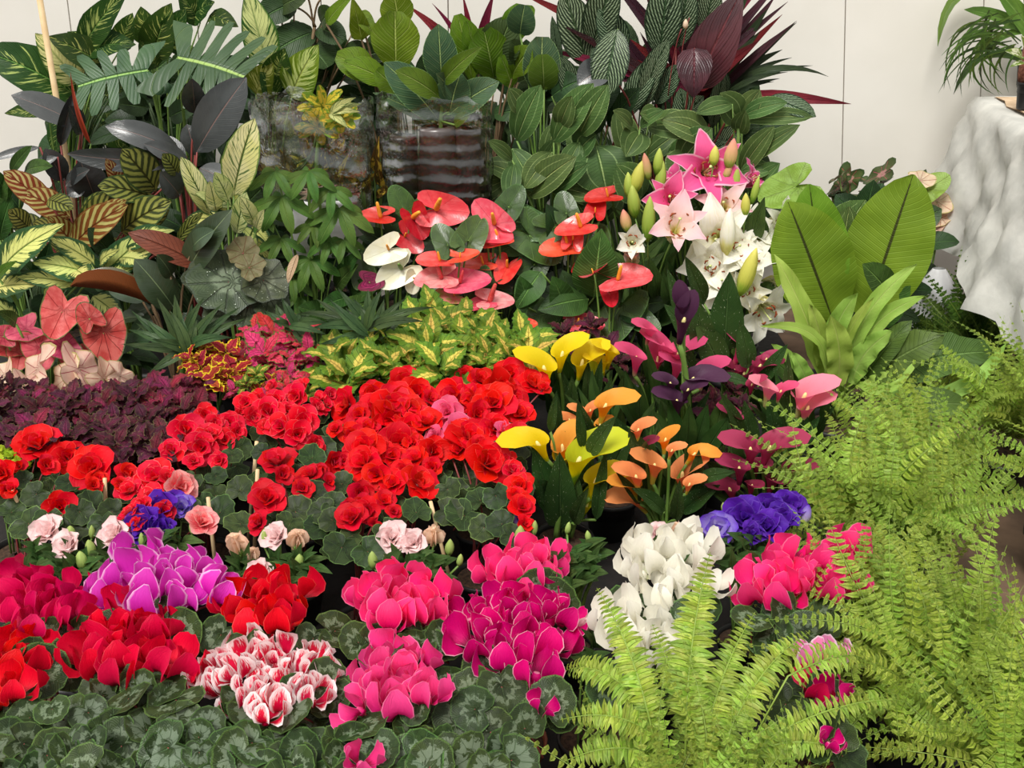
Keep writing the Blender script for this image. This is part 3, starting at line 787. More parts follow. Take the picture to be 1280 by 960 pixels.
# lily ---------------------------------------------------------------
_lily = {}
def lily_flower(pl, px, py, Y, size_px, mat, face=(0, -1, .3), up=(0, 0, 1), stem=True, open_=1.0, name='flower', pmats=None):
    key = (mat, round(open_, 1))
    if key not in _lily:
        _lily[key] = [petal(mat, .105, w, 46 * open_ + 8, .30 * open_ + .04, 'lily', fold=(14, 14), cup=.05, wave=.09, wn=3, seed=i, nu=9, nv=4, r0=.004) for i, w in enumerate((.044, .062))]
        # petals recurve: arch is towards the inside of the cup, the tips roll back
    A = _lily[key]
    if 'stam' not in _lily:
        V, Fc, UV = [], [], []
        a = math.radians(16)
        T = np.array([math.sin(a) * .075, 0, math.cos(a) * .075])
        tube_into(V, Fc, UV, [np.zeros(3), T * .5 + np.array([-.003, 0, 0]), T], .0010, 4)
        nf = len(Fc)
        tube_into(V, Fc, UV, [T + np.array([-.004, -.006, .003]), T, T + np.array([-.002, .006, -.003])], [.0014, .0026, .0014], 5)
        _lily['stam'] = mk('stamen', V, Fc, UV, ('filament', 'anther'), [0] * nf + [1] * (len(Fc) - nf))
        V, Fc, UV = [], [], []
        tube_into(V, Fc, UV, [np.array([0, 0, -.012]), np.zeros(3), np.array([0, 0, .05]), np.array([0, 0, .088]), np.array([0, 0, .092])], [.003, .005, .0015, .0015, .004], 6)
        _lily['core'] = mk('flower', V, Fc, UV, ('filament',))
    pos = P(px, py, Y); s = size_px * mpp(px, py, Y) / .17
    n = nrm(face); pos = pos - n * .03 * s
    fl = pl.part(name, _lily['core'], mat=frame(pos, n, up, s))
    a0 = R.uniform(0, 1)
    for i in range(6):
        link('petal', A[i % 2], fl, mat=rotz(a0 + i * math.pi / 3 + R.uniform(-.08, .08)) @ Matrix.Scale(R.uniform(.92, 1.06), 4))
    for i in range(6):
        link('stamen', _lily['stam'], fl, mat=rotz(a0 + .4 + i * math.pi / 3 + R.uniform(-.25, .25)) @ roty(R.uniform(-.14, .14)) @ Matrix.Scale(R.uniform(.8, 1.1), 4))
    if stem: stem_to(pl, pos - n * .012 * s, 'stem_green', .003)
    return fl

# calla --------------------------------------------------------------
def calla_mesh(mat, seed=0, tipl=.55, flare=1.0):
    """funnel of height 1 along +z, its point towards +x"""
    V, UV, Fc = [], [], []
    nt_, na = 9, 16
    for i in range(nt_ + 1):
        t = i / nt_
        for j in range(na + 1):
            a = -math.pi + 2 * math.pi * j / na
            c = math.cos(a)
            r = .05 + .08 * t + (.06 + .08 * flare) * t ** 3.2
            top = .78 + .20 * c + .04 * max(0, c) ** 6
            z = t * top
            ext = max(0, c) ** 2.2
            r2 = r + ext * tipl * .62 * t ** 4
            z += -ext * .16 * flare * tipl * t ** 7
            # overlap of the edges in front
            rr = r2 * (1 - .25 * (j == 0)) if False else r2
            roll = .07 * flare * t ** 6 * (1 - ext)
            x = rr * c + (-.0); y = rr * math.sin(a) * (1 - .18 * ext * t ** 3)
            V.append(np.array([x - roll * 0, y, z - roll])); UV.append((t, j / na))
    k = na + 1
    for i in range(nt_):
        for j in range(na):
            q = i * k + j; Fc.append((q, q + 1, q + k + 1, q + k))
    return mk('spathe', V, Fc, UV, (mat,))

_calla = {}
def calla(pl, px, py, hpx, mat, lean=0., az=0., Y=None, flare=1.0, tipl=.5, stem='stem_green', toward=.25):
    """px, py = middle of the funnel; az = heading of its point seen from above (0 right, 180 left, 270 to the camera)"""
    Y = Y if Y is not None else pl.Y
    key = (mat, flare, tipl)
    if key not in _calla: _calla[key] = calla_mesh(mat, 0, tipl, flare)
    m = mpp(px, py, Y); h = hpx * m
    a = math.radians(lean)
    ax = nrm(np.array([math.sin(a), -toward, math.cos(a)]))
    b = P(px, py, Y) - ax * h * .5
    tipd = np.array([math.cos(math.radians(az)), math.sin(math.radians(az)), 0])
    # frame has y as tip: turn so local +x is the point
    n = ax; xx = nrm(tipd - n * np.dot(n, tipd)); yy = np.cross(n, xx)
    M = frame(b, n, yy, h)
    fl_V, Fc, UV = [], [], []
    tube_into(fl_V, Fc, UV, [np.array([0, 0, -.02]), np.array([0, 0, .1]), np.array([0, 0, .5]), np.array([0, 0, .56])], [.05, .045, .04, .02], 6)
    if 'spx' not in _calla: _calla['spx'] = mk('flower', fl_V, Fc, UV, ('spadix_cream',))
    fl = pl.part('flower', _calla['spx'], mat=M)
    link('spathe', _calla[key], fl)
    if stem: stem_to(pl, b, stem, max(.004, .05 * h))
    return fl

# anthurium ----------------------------------------------------------
def anthurium(pl, cx, cy, size, mat, ang=270, tilt=0., Y=None, sp='spadix_orange', spl=.55, up=.6, cup=.1, fold=.12, curl=.0, wave=.04, face=None):
    """spathe with its point at screen angle ang; a spadix stands at the junction"""
    Yb = Y if Y is not None else pl.Y
    pl.n += 1; Yb -= .004 * pl.n
    Cc = P(cx, cy, Yb); sz = size * mpp(cx, cy, Yb)
    a = math.radians(ang)
    tip = np.array([1.0, 0, 0]) * math.cos(a) + np.array([0, sP, cP]) * math.sin(a)
    n = nrm(nrm(CAM - Cc) + np.array([0, 0, up])) if face is None else nrm(face)
    if tilt <= -25 and face is None:
        n = nrm((R.uniform(-.25, .25), -.75 + (-25 - tilt) * .012, 1.0)); tilt = 0
        tip = np.array([math.cos(a), .6 * math.sin(a), 0])
    if tilt:
        t_ = math.radians(tilt); axx = nrm(np.cross(n, tip)); n = n * math.cos(t_) + np.cross(axx, n) * math.sin(t_)
    M = frame(Cc, n, tip)
    V, Fc, UV = [], [], []
    L = size * spl * mpp(cx, cy, Yb) * 1.2
    Mi = np.array(M.to_3x3().transposed())
    d = Mi @ nrm(nrm(M.to_3x3() @ Vector((0, .25, 1))) + np.array([0, 0, .5]))
    tube_into(V, Fc, UV, [np.zeros(3), d * L * .15, d * L * .6, d * L * .95, d * L], [L * .1, L * .13, L * .11, L * .08, L * .03], 7)
    fl = pl.part('flower', mk('spadix', V, Fc, UV, (sp,)), mat=M)
    fl.name = 'flower'
    link('spathe', polar('heart', cup=cup, wave=wave, wk=3, fold=fold, curl=curl, mats=(mat,), size=sz, name='spathe', nth=28, nr=4, sx=.92), fl)
    stem_to(pl, Cc - n * .002, 'stem_green', .003)
    return fl

# whorled foliage (coleus) --------------------------------------------
_wl = {}
def coleus_set(mat, ln=.06, w=.04):
    if mat not in _wl:
        _wl[mat] = []
        for i, lean in enumerate((88, 74, 58, 30)):
            rg = random.Random(i)
            a = math.radians(lean); k = (1, .95, .75, .5)[i]
            B = np.array([.006, 0, 0]); T = B + ln * k * np.array([math.sin(a), 0, math.cos(a)]); n = np.array([-math.cos(a), 0, math.sin(a)])
            me, O = strip(B, T, n, w * k, 'ovate', arch=.12, fold=(10, 10), wave=.08, wn=3, nu=8, nv=4, teeth=6, tdep=.10, mats=(mat,), rng=rg, hang=.0)
            for v in me.vertices: v.co += Vector(B)
            _wl[mat].append(me)
    return _wl[mat]

def whorl(pl, pos, mat, s=1.0, n=nrm((0, -.25, 1)), tiers=3, stem='stem_green', rnd=.25, mats=None):
    st = coleus_set(mat)
    a0 = R.uniform(0, 3.14)
    nn = nrm(np.asarray(n) + np.array([R.uniform(-rnd, rnd), R.uniform(-rnd, rnd), 0]))
    tip = nrm(np.cross(nn, [1, .3, 0]))
    for t in range(tiers):
        for j in range(2 if t else 4):
            a = a0 + t * 1.57 + j * (3.14159 if t else 1.57) + R.uniform(-.2, .2)
            me = st[min(3, t + (j % 2 if not t else 0))]
            M = frame(pos + nn * (.012 * t - .012) * s, nn, tip, s * R.uniform(.85, 1.15)) @ rotz(a)
            pl.part('leaf', me, mat=M)
    if stem: stem_to(pl, pos - nn * .01, stem, .0025)

# fern ----------------------------------------------------------------
def pinna_mesh(mat, seed=0):
    """unit pinna along +y, from the origin"""
    rg = random.Random(seed)
    me, O = strip(np.zeros(3), np.array([.08, 1.0, rg.uniform(-.05, .1)]), Z, .44, lambda u: max(.05, (1.0 - u ** 2.2) * min(1, .55 + 4 * u)), arch=.08, side=-.05, fold=(14, 14), wave=.12, wn=2.0, nu=5, nv=2, mats=(mat,), rng=rg, name='pinna')
    return me

def frond_path(B, T, arch, n, side=0.):
    B, T = np.asarray(B, float), np.asarray(T, float)
    L = T - B; ln = np.linalg.norm(L); Lh = L / ln; n = nrm(n - Lh * np.dot(n, Lh)); sd = np.cross(Lh, n)
    return lambda u: B + L * u + n * arch * ln * 4 * u * (1 - u) + sd * side * ln * 4 * u * (1 - u), n

def pl_len(u): return (min(1, .30 + 1.6 * u)) * (1 - u ** 3.0) ** .9 * (1 - .35 * u)

def frond_mesh(mat, ln=.5, plen=.042, pairs=30, arch=.16, seed=0, B=None, T=None, n=None, side=0., droop=.25, u0=.1):
    """a whole frond whose pinnae spring from the midrib"""
    rg = random.Random(seed)
    if B is None: B, T, n = np.zeros(3), np.array([0, ln, 0]), Z
    f, n = frond_path(B, T, arch, n, side)
    V, UV, Fc, mi = [], [], [], []
    us = np.linspace(0, 1, pairs + 1)
    cs = [f(u) for u in us]
    for i, u in enumerate(us):
        t = nrm(f(min(1, u + .02)) - f(max(0, u - .02))); nl = nrm(n - t * np.dot(n, t)); sl = np.cross(t, nl)
        w = .0016 * (1.2 - u)
        V += [cs[i] - sl * w - nl * w, cs[i] + nl * w * .6, cs[i] + sl * w - nl * w]; UV += [(u, .45), (u, .5), (u, .55)]
        if i:
            a = (i - 1) * 3
            Fc += [(a, a + 1, a + 4, a + 3), (a + 1, a + 2, a + 5, a + 4)]; mi += [1, 1]
    for i, u in enumerate(us):
        if u < u0 or i == pairs: continue
        t = nrm(f(min(1, u + .02)) - f(max(0, u - .02))); nl = nrm(n - t * np.dot(n, t)); sl = np.cross(t, nl)
        for sg in (-1, 1):
            l = plen * pl_len(u) * rg.uniform(.85, 1.1)
            fw = rg.uniform(.05, .38); dr = rg.uniform(-.1, droop)
            d = nrm(sl * sg + t * fw - nl * dr); wdir = nrm(t - d * np.dot(t, d)); wdir = nrm(wdir + nl * rg.uniform(-.5, .35))
            w = plen * .33 * (.55 + .45 * l / plen)
            o = cs[i] + d * .0012
            j = i * 3 + (2 if sg > 0 else 0)
            b0 = len(V); cv = nl * l * .12
            V += [o + d * l * .10 + wdir * w * .75, o + d * l * .08 - wdir * w * .45,
                  o + d * l * .55 + wdir * w * .42 + cv, o + d * l * .52 - wdir * w * .5 + cv,
                  o + d * l - cv * .4 + wdir * w * .25]
            UV += [(.1, .95), (.1, .05), (.55, .95), (.55, .05), (1, .5)]
            if sg > 0:
                Fc += [(j, b0 + 1, b0), (b0, b0 + 1, b0 + 3, b0 + 2), (b0 + 2, b0 + 3, b0 + 4)]
            else:
                Fc += [(j, b0, b0 + 1), (b0 + 1, b0, b0 + 2, b0 + 3), (b0 + 3, b0 + 2, b0 + 4)]
            mi += [0, 0, 0]
    return mk('frond', V, Fc, UV, (mat, 'stem_frond'), mi)

def hero_frond(pl, bx, by, tx, ty, Yb, Yt, plen_px, pairs=26, arch=.1, side=0., mat='fern', nvec=None, root=True):
    """a frond whose pinnae are pieces of their own"""
    B, T = P(bx, by, Yb), P(tx, ty, Yt)
    m = (B + T) / 2; n0 = nrm(nrm(CAM - m) + np.array([0, 0, .2])) if nvec is None else nvec
    f, n = frond_path(B, T, arch, n0, side)
    V, UV, Fc = [], [], []
    pts = [f(u) for u in np.linspace(0, 1, 14)]
    if root:
        c = pl.crown
        pts = bez(c, c * .4 + B * .6 + np.array([0, 0, -.02]), B, 4)[:-1] + pts
    tube_into(V, Fc, UV, [p - B for p in pts], [.0018] * (len(pts) - 6) + [.0015, .0013, .0011, .0009, .0007, .0005], 4)
    fr = pl.part('frond', mk('frond', V, Fc, UV, ('stem_frond',)), B)
    if mat not in _pin: _pin[mat] = [pinna_mesh(mat, i) for i in range(4)]
    pins = _pin[mat]
    L = plen_px * mpp((bx + tx) / 2, (by + ty) / 2, (Yb + Yt) / 2)
    for i in range(pairs):
        u = .03 + .95 * i / (pairs - 1)
        t = nrm(f(min(1, u + .02)) - f(max(0, u - .02))); nl = nrm(n - t * np.dot(n, t)); sl = np.cross(t, nl)
        l = L * min(1, .65 + 1.5 * u) * (1 - u ** 2.6) ** .85 + L * .08
        for sg in (-1, 1):
            d = nrm(sl * sg + t * R.uniform(.05, .3) - nl * R.uniform(-.1, .25))
            nn = nrm(nl + t * R.uniform(-.35, .35))
            M = frame(f(u) - B, nn, d, l * R.uniform(.9, 1.08))
            if sg < 0:
                M = M @ Matrix.Diagonal((-1, 1, 1, 1))
            link('pinna', pins[R.randrange(4)], fr, mat=M)
    return fr
_pin = {}
_fr = {}
def frond_bank(mat, plen=.046, pairs=25):
    if mat not in _fr:
        _fr[mat] = [frond_mesh(mat, .5, plen * R.uniform(.85, 1.15), pairs + R.randrange(-2, 5), R.choice((.10, .16, .22, .28)), i, side=R.uniform(-.12, .12)) for i in range(10)]
    return _fr[mat]

def fern_bush(pl, n, rad=(.28, .42), mat='fern', elev=(5, 75), az=(0, 360), s=1.0, lift=0., crown=None):
    bank = frond_bank(mat)
    for i in range(n):
        a = math.radians(R.uniform(*az)); e = math.radians(R.uniform(*elev))
        d = np.array([math.cos(a) * math.cos(e), math.sin(a) * math.cos(e), math.sin(e)])
        n_ = nrm(Z * R.uniform(.3, .9) + np.array([R.uniform(-.7, .7), R.uniform(-1.2, -.2), 0])); n_ = nrm(n_ - d * np.dot(n_, d))
        c = (pl.crown if crown is None else crown) + np.array([R.uniform(-.03, .03), R.uniform(-.03, .03), lift])
        l = R.uniform(*rad) / .5 * s
        pl.part('frond', bank[R.randrange(len(bank))], mat=frame(c, n_, d, l))
# ---------------------------------------------------------------- the place: wall, floor, table
plain('wall_white', (236, 232, 224), .55, (230, 226, 217), 3, spec=.3, bstr=.05)
plain('wall_seam', (150, 142, 132), .8)
plain('floor_earth', (118, 94, 76), .9, (88, 70, 56), 9, bstr=.6, detail=7)
plain('fleece', (214, 213, 206), .85, (186, 186, 180), 9, bstr=1.6, trans=.12, detail=7)
plain('cardboard', (212, 188, 158), .85, (186, 158, 126), 26, bstr=.4, detail=6)
plain('steel_frame', (90, 92, 94), .4)
plain('white_film', (226, 226, 226), .35, (204, 204, 206), 9, bstr=1.0, spec=.6, trans=.2)
plain('moss', (96, 52, 40), .95, (150, 96, 74), 120, bstr=1.0)

def box(name, x0, x1, y0, y1, z0, z1, mat, parent=None):
    V = [(x, y, z) for x in (x0, x1) for y in (y0, y1) for z in (z0, z1)]
    Fc = [(0, 1, 3, 2), (4, 6, 7, 5), (0, 4, 5, 1), (2, 3, 7, 6), (0, 2, 6, 4), (1, 5, 7, 3)]
    o = link(name, mk(name, V, Fc, None, (mat,), smooth=False), parent)
    return o

YW = 4.02
wall = box('wall_back', -4, 4.6, YW + .012, YW + .1, 0, 3.2, 'wall_seam'); wall['kind'] = 'structure'
def seam(x0, x1):
    a, b = P(x0, 0, YW), P(x1, 225, YW)
    f = lambda z: a[0] + (b[0] - a[0]) * (z - a[2]) / (b[2] - a[2])
    return f(0.0), f(3.2)
ss_ = [seam(*q) for q in ((-390, -330), (-232, -190), (-74, -42), (84, 112), (245, 260), (401, 408), (560, 562), (725, 724), (890, 888), (1057, 1052), (1230, 1222), (1400, 1390), (1570, 1555), (1740, 1720))]
for a, b in zip(ss_, ss_[1:]):
    g_ = .0022
    V = [(x, y, z) for x0, z in ((0, 0.0), (1, 3.2)) for x in (a[x0] + g_, b[x0] - g_) for y in (YW, YW + .012)]
    link('panel', mk('panel', V, [(0, 1, 3, 2), (4, 6, 7, 5), (0, 4, 5, 1), (2, 3, 7, 6), (0, 2, 6, 4), (1, 5, 7, 3)], None, ('wall_white',), smooth=False), wall)
plain('shade_sheet', (24, 22, 21), .8, (34, 30, 28), 40, bstr=.6)
gs = box('shade_sheet', -2.6, 1.02, .55, 3.85, .001, .004, 'shade_sheet')  # added black sheet, stands in for the dark shade between the pots
gs['label'] = 'added black sheet standing in for the shade under all the potted plants'; gs['category'] = 'shade sheet'
fl = box('floor', -4, 4.6, -2, YW + .1, -.06, 0, 'floor_earth'); fl['kind'] = 'structure'

# table with fleece cloth --------------------------------------------
TZ = .88
def onz(px, py, z):
    d = ray(px, py); t = (z - CAMZ) / d[2]; return CAM + d * t
ca = onz(1219, 121, TZ)      # far left corner
cb = onz(1292, 166, TZ)      # along the left edge towards the camera
ed = nrm(cb - ca); perp = np.array([-ed[1], ed[0], 0]) ; perp = perp if perp[0] > 0 else -perp
TL, TW = 1.5, .8
far0 = ca + perp * 0; 
tab = bpy.data.objects.new('market_table', None); C.objects.link(tab)
tab.location = (ca[0], ca[1], 0); tab['label'] = 'table standing right against the wall, hidden under white fleece'; tab['category'] = 'table'
def tq(a, b, z): return (ca + ed * a + perp * b + np.array([0, 0, z - TZ])) - np.array([ca[0], ca[1], 0])
# the table runs towards the camera on its left edge; its short side meets the wall
V = [tq(a, b, z) for a in (.02, TL) for b in (.03, TW) for z in (TZ - .03, TZ - .006)]
link('tabletop', mk('tabletop', V, [(0, 1, 3, 2), (4, 6, 7, 5), (0, 4, 5, 1), (2, 3, 7, 6), (0, 2, 6, 4), (1, 5, 7, 3)], None, ('cardboard',), smooth=False), tab)
for a, b in ((.08, .08), (TL - .08, .08), (.08, TW - .08), (TL - .08, TW - .08)):
    V, Fc, UV = [], [], []
    tube_into(V, Fc, UV, [tq(a, b, 0), tq(a, b, TZ - .03)], .016, 8)
    link('leg', mk('leg', V, Fc, UV, ('steel_frame',)), tab)
# cloth: top sheet plus a skirt that flares and sags
V, Fc, UV = [], [], []
NA, NB, ND = 44, 10, 16
top = {}
for i in range(NA + 1):
    for j in range(NB + 1):
        a, b = TL * i / NA, TW * j / NB
        V.append(ca + ed * a + perp * b + np.array([0, 0, .004 * math.sin(a * 9 + b * 14) + .003 * math.sin(a * 31 + b * 7)])); UV.append((a, 1 + b)); top[i, j] = len(V) - 1
for i in range(NA):
    for j in range(NB):
        Fc.append((top[i, j], top[i + 1, j], top[i + 1, j + 1], top[i, j + 1]))
per = [(top[0, j], -ed, -.001 * j, .34) for j in range(NB, 0, -1)]
for q in range(5):
    f = q / 4; per.append((top[0, 0], nrm(-ed * (1 - f) - perp * f), f * .01, .47))
per += [(top[i, 0], -perp, TL * i / NA, .44) for i in range(1, NA + 1)]
prev = [x[0] for x in per]
for k_ in range(1, ND + 1):
    t = k_ / ND; row = []
    for q, (vi, out_, a, drop) in enumerate(per):
        dd = drop + .035 * math.sin(a * 6.5 + .4) + .02 * math.sin(a * 15 + 1)
        flare = .02 + .15 * t ** 1.2 * (.75 + .3 * math.sin(a * 8 + .5)) + .018 * math.sin(a * 27) * t
        cr = .007 * math.sin(a * 43 + t * 9) * t + .006 * math.sin(a * 19 - t * 19) + .004 * math.sin(a * 71 + t * 33)
        V.append(V[vi] + out_ * (flare + cr) - np.array([0, 0, dd * t])); UV.append((a, 1 - t)); row.append(len(V) - 1)
    for q in range(len(per) - 1):
        if prev[q] == prev[q + 1]: Fc.append((prev[q], row[q], row[q + 1]))
        else: Fc.append((prev[q], row[q], row[q + 1], prev[q + 1]))
    prev = row
cl = link('tablecloth', mk('tablecloth', V, Fc, UV, ('fleece',)))
cl['label'] = 'crumpled white fleece cloth hanging over the table at right'; cl['category'] = 'tablecloth'
# worn cardboard on the table
V = []; Fc = []
for i in range(9):
    for j in range(6):
        a = .05 + .8 * i / 8; b = .05 + .6 * j / 5
        V.append(ca + ed * (a + .015 * math.sin(j * 3.1)) + perp * (b + .012 * math.sin(i * 2.3)) + np.array([0, 0, .009 + .002 * math.sin(i * 2 + j)]))
n_ = len(V)
V += [v - np.array([0, 0, .003]) for v in V]
for i in range(8):
    for j in range(5):
        q = i * 6 + j; Fc.append((q, q + 6, q + 7, q + 1)); Fc.append((q + n_, q + 1 + n_, q + 7 + n_, q + 6 + n_))
cb_ = link('cardboard_sheet', mk('cardboard_sheet', V, Fc, None, ('cardboard',)))
cb_['label'] = 'soiled tan cardboard sheet lying on the white table cloth'; cb_['category'] = 'cardboard'
# white bag on the floor
V, Fc, UV = [], [], []
bc = P(1170, 358, 3.15)
for i in range(9):
    for j in range(17):
        th = 2 * math.pi * j / 16; t = i / 8
        r = .085 * (1 - .5 * t ** 3) * (1 + .12 * math.sin(th * 5 + t * 4)) if i < 8 else .02
        V.append(np.array([r * math.cos(th), r * .7 * math.sin(th), (bc[2] + .06) * t])); UV.append((t, j / 16))
for i in range(8):
    for j in range(16):
        q = i * 17 + j; Fc.append((q, q + 1, q + 18, q + 17))
bg_ = link('plastic_bag', mk('plastic_bag', V, Fc, UV, ('white_film',)), None, (bc[0], 3.15, 0))
bg_['label'] = 'crumpled white plastic bag standing on the floor beneath the table edge'; bg_['category'] = 'bag'
def rndfill(pl, n, cx, cy, rx, ry, mat, w, l, prof='ovate', dY=.08, a0=None, spread=60, petm='stem_dark', **kw):
    for i in range(n):
        a, r = R.uniform(0, 6.28), math.sqrt(R.random())
        bx, by = cx + rx * r * math.cos(a), cy + ry * r * math.sin(a)
        d = math.radians(a0 + R.uniform(-spread, spread)) if a0 is not None else math.atan2(-(by - cy) - ry * .2 + 1e-3, (bx - cx) + 1e-3) + R.uniform(-.6, .6)
        ll, ww = l * R.uniform(.75, 1.2), w * R.uniform(.8, 1.15)
        pl.leaf(bx, by, bx + ll * math.cos(d), by - ll * math.sin(d), ww, mat, prof, Y=pl.Y + dY * R.uniform(.5, 1.4) + .006 * pl.n, dy=R.uniform(-.04, .02), roll=R.uniform(-35, 35), petm=petm, **kw)

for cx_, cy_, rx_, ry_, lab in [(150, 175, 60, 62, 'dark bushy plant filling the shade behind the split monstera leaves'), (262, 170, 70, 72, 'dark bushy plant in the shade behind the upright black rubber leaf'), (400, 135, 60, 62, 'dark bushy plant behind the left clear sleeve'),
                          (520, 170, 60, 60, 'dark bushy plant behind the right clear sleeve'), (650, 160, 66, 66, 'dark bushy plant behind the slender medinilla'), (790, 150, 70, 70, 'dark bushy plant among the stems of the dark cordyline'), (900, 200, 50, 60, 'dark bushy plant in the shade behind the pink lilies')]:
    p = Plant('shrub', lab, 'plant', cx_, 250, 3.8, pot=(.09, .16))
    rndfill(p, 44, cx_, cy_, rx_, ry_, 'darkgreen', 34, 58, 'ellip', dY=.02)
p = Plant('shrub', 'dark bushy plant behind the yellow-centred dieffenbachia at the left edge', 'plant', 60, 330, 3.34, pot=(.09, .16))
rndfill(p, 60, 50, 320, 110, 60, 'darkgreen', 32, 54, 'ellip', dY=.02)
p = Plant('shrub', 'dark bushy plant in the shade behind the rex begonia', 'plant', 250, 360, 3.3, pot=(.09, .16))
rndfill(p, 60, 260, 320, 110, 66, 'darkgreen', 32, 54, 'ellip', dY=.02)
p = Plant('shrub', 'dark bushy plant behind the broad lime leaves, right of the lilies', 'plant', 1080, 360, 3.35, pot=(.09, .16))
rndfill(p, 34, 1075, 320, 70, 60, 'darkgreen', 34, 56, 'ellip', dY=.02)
p = Plant('dieffenbachia', 'broad-leaved dieffenbachia with cream flecks at the far left by the wall', 'plant', 70, 230, 3.62, pot=(.11, .2))
for a in [(150, 62, 166, 16, 30), (112, 60, 124, 24, 34), (118, 66, 84, 40, 28), (104, 62, 160, -14, 38, dict(fold=(20, 6))), (112, 62, 170, 56, 40), (132, 82, 60, 46, 42, dict(fold=(8, 22))), (98, 104, 44, 42, 50, dict(mat='dieff_cream')),
          (96, 120, -30, 62, 62, dict(fold=(6, 20), arch=.14)), (60, 140, 6, 142, 20)]:
    kw = a[5] if len(a) > 5 else {}; m_ = kw.pop('mat', 'dieff') if kw else 'dieff'
    p.leaf(*a[:5], m_, 'ovate', wave=.03, **kw)
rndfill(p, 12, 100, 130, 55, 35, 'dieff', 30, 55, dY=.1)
p = Plant('dieffenbachia', 'dark green dieffenbachia with pale dashes behind the split monstera leaf', 'plant', 205, 220, 3.68, pot=(.1, .2))
for a in [(238, 24, 268, 2, 34), (250, 28, 222, -12, 34), (186, 56, 176, 8, 36), (192, 72, 214, 4, 46), (210, 64, 232, 10, 40), (196, 84, 174, 50, 34), (262, 20, 298, 34, 26)]:
    p.leaf(*a, 'dieff', 'ovate', wave=.03)
rndfill(p, 12, 220, 120, 70, 40, 'darkgreen', 28, 55, dY=.12)
p = Plant('dieffenbachia', 'cream-streaked dieffenbachia with tall upright leaves left of the clear sleeve', 'plant', 335, 200, 3.52, pot=(.1, .2))
p.leaf(334, 84, 308, -14, 46, 'dieff_cream', 'ovate', wave=.05, fold=(16, 8))
p.leaf(345, 100, 356, 60, 40, 'dieff', 'ovate', fold=(30, 6))
p.leaf(320, 118, 342, 78, 40, 'dieff_lime', 'ovate', fold=(14, 14))
p.leaf(364, 122, 398, 56, 50, 'dieff_lime', 'ovate', fold=(6, 10))
p.leaf(345, 120, 325, 90, 30, 'dieff', 'ovate')
rndfill(p, 8, 335, 150, 40, 40, 'darkgreen', 26, 50, dY=.1)

# monstera: leaf with deep cuts
def monstera(pl, cx, cy, tx, ty, wpx, Y, cuts=6, seed=1, holes=True):
    rg = random.Random(seed)
    A = P(cx, cy, Y); T = P(tx, ty, Y - .05)
    n = nrm(nrm(CAM - A) + np.array([0, 0, .7])); L = T - A; ln = np.linalg.norm(L); Lh = L / ln
    n = nrm(n - Lh * np.dot(n, Lh)); sd = np.cross(Lh, n); wm = wpx * mpp(cx, cy, Y) / 2
    V, Fc, UV = [], [], []
    # midrib
    K = 24
    for i in range(K + 1):
        u = i / K; c = A + L * u + n * ln * .05 * math.sin(3.1 * u)
        V.append(c); UV.append((u, .5))
    for sg in (-1, 1):
        for q in range(cuts):
            # finger between u0 and u1, swept towards the tip
            u0 = q / cuts; u1 = (q + 1) / cuts
            back = 1.0 - q / (cuts - 1)
            sweep = .26 - .46 * back ** 1.4
            lw = wm * (.95 + .35 * math.sin(math.pi * (q + .7) / (cuts + .5))) * rg.uniform(.9, 1.05)
            i0, i1 = int(round(u0 * K)), int(round(u1 * K))
            prev = list(range(i0, i1 + 1)); m = len(prev)
            for s_ in range(1, 7):
                f = s_ / 6; row = []
                nar = 1 if f < .45 else (.9, .88, .84, .42)[s_ - 3]
                for k_ in range(m):
                    u = (i0 + (i1 - i0) * (.5 + (k_ / (m - 1) - .5) * nar)) / K
                    if back > .8: spread = -.22 * f * (1 - k_ / (m - 1))
                    else: spread = 0
                    c = A + L * (u + sweep * f ** 1.2 + spread) + sd * sg * lw * f + n * (ln * .05 * math.sin(3.1 * u) - .10 * lw * f * f + .02 * lw * math.sin(q * 2.0 + f * 4))
                    V.append(c); UV.append((max(0, min(1, u + .1 * f)), .5 + sg * .5 * f)); row.append(len(V) - 1)
                for k_ in range(m - 1):
                    qd = (prev[k_], prev[k_ + 1], row[k_ + 1], row[k_])
                    Fc.append(qd if sg < 0 else tuple(reversed(qd)))
                prev = row
    # terminal lobe
    i0 = int(round(.92 * K))
    base = list(range(i0 - 0, K + 1))
    nf = len(Fc); mi = [0] * nf
    nf2 = tube_into(V, Fc, UV, bez(pl.crown, pl.crown * .4 + A * .6 + np.array([0, .05, .06]), A, 8), .005, 5, join=0)
    mi += [1] * nf2
    pl.part('leaf', mk('leaf', [v - A for v in V], Fc, UV, ('monstera', 'stem_green'), mi), A)
p = Plant('monstera', 'monstera with two large deeply split leaves above the dark rubber plant', 'plant', 225, 230, 3.40, pot=(.1, .18))
monstera(p, 222, 72, 305, 96, 112, 3.30, 6, 1)
monstera(p, 184, 88, 98, 108, 66, 3.32, 5, 5)
rndfill(p, 9, 205, 150, 50, 28, 'darkgreen', 28, 50)

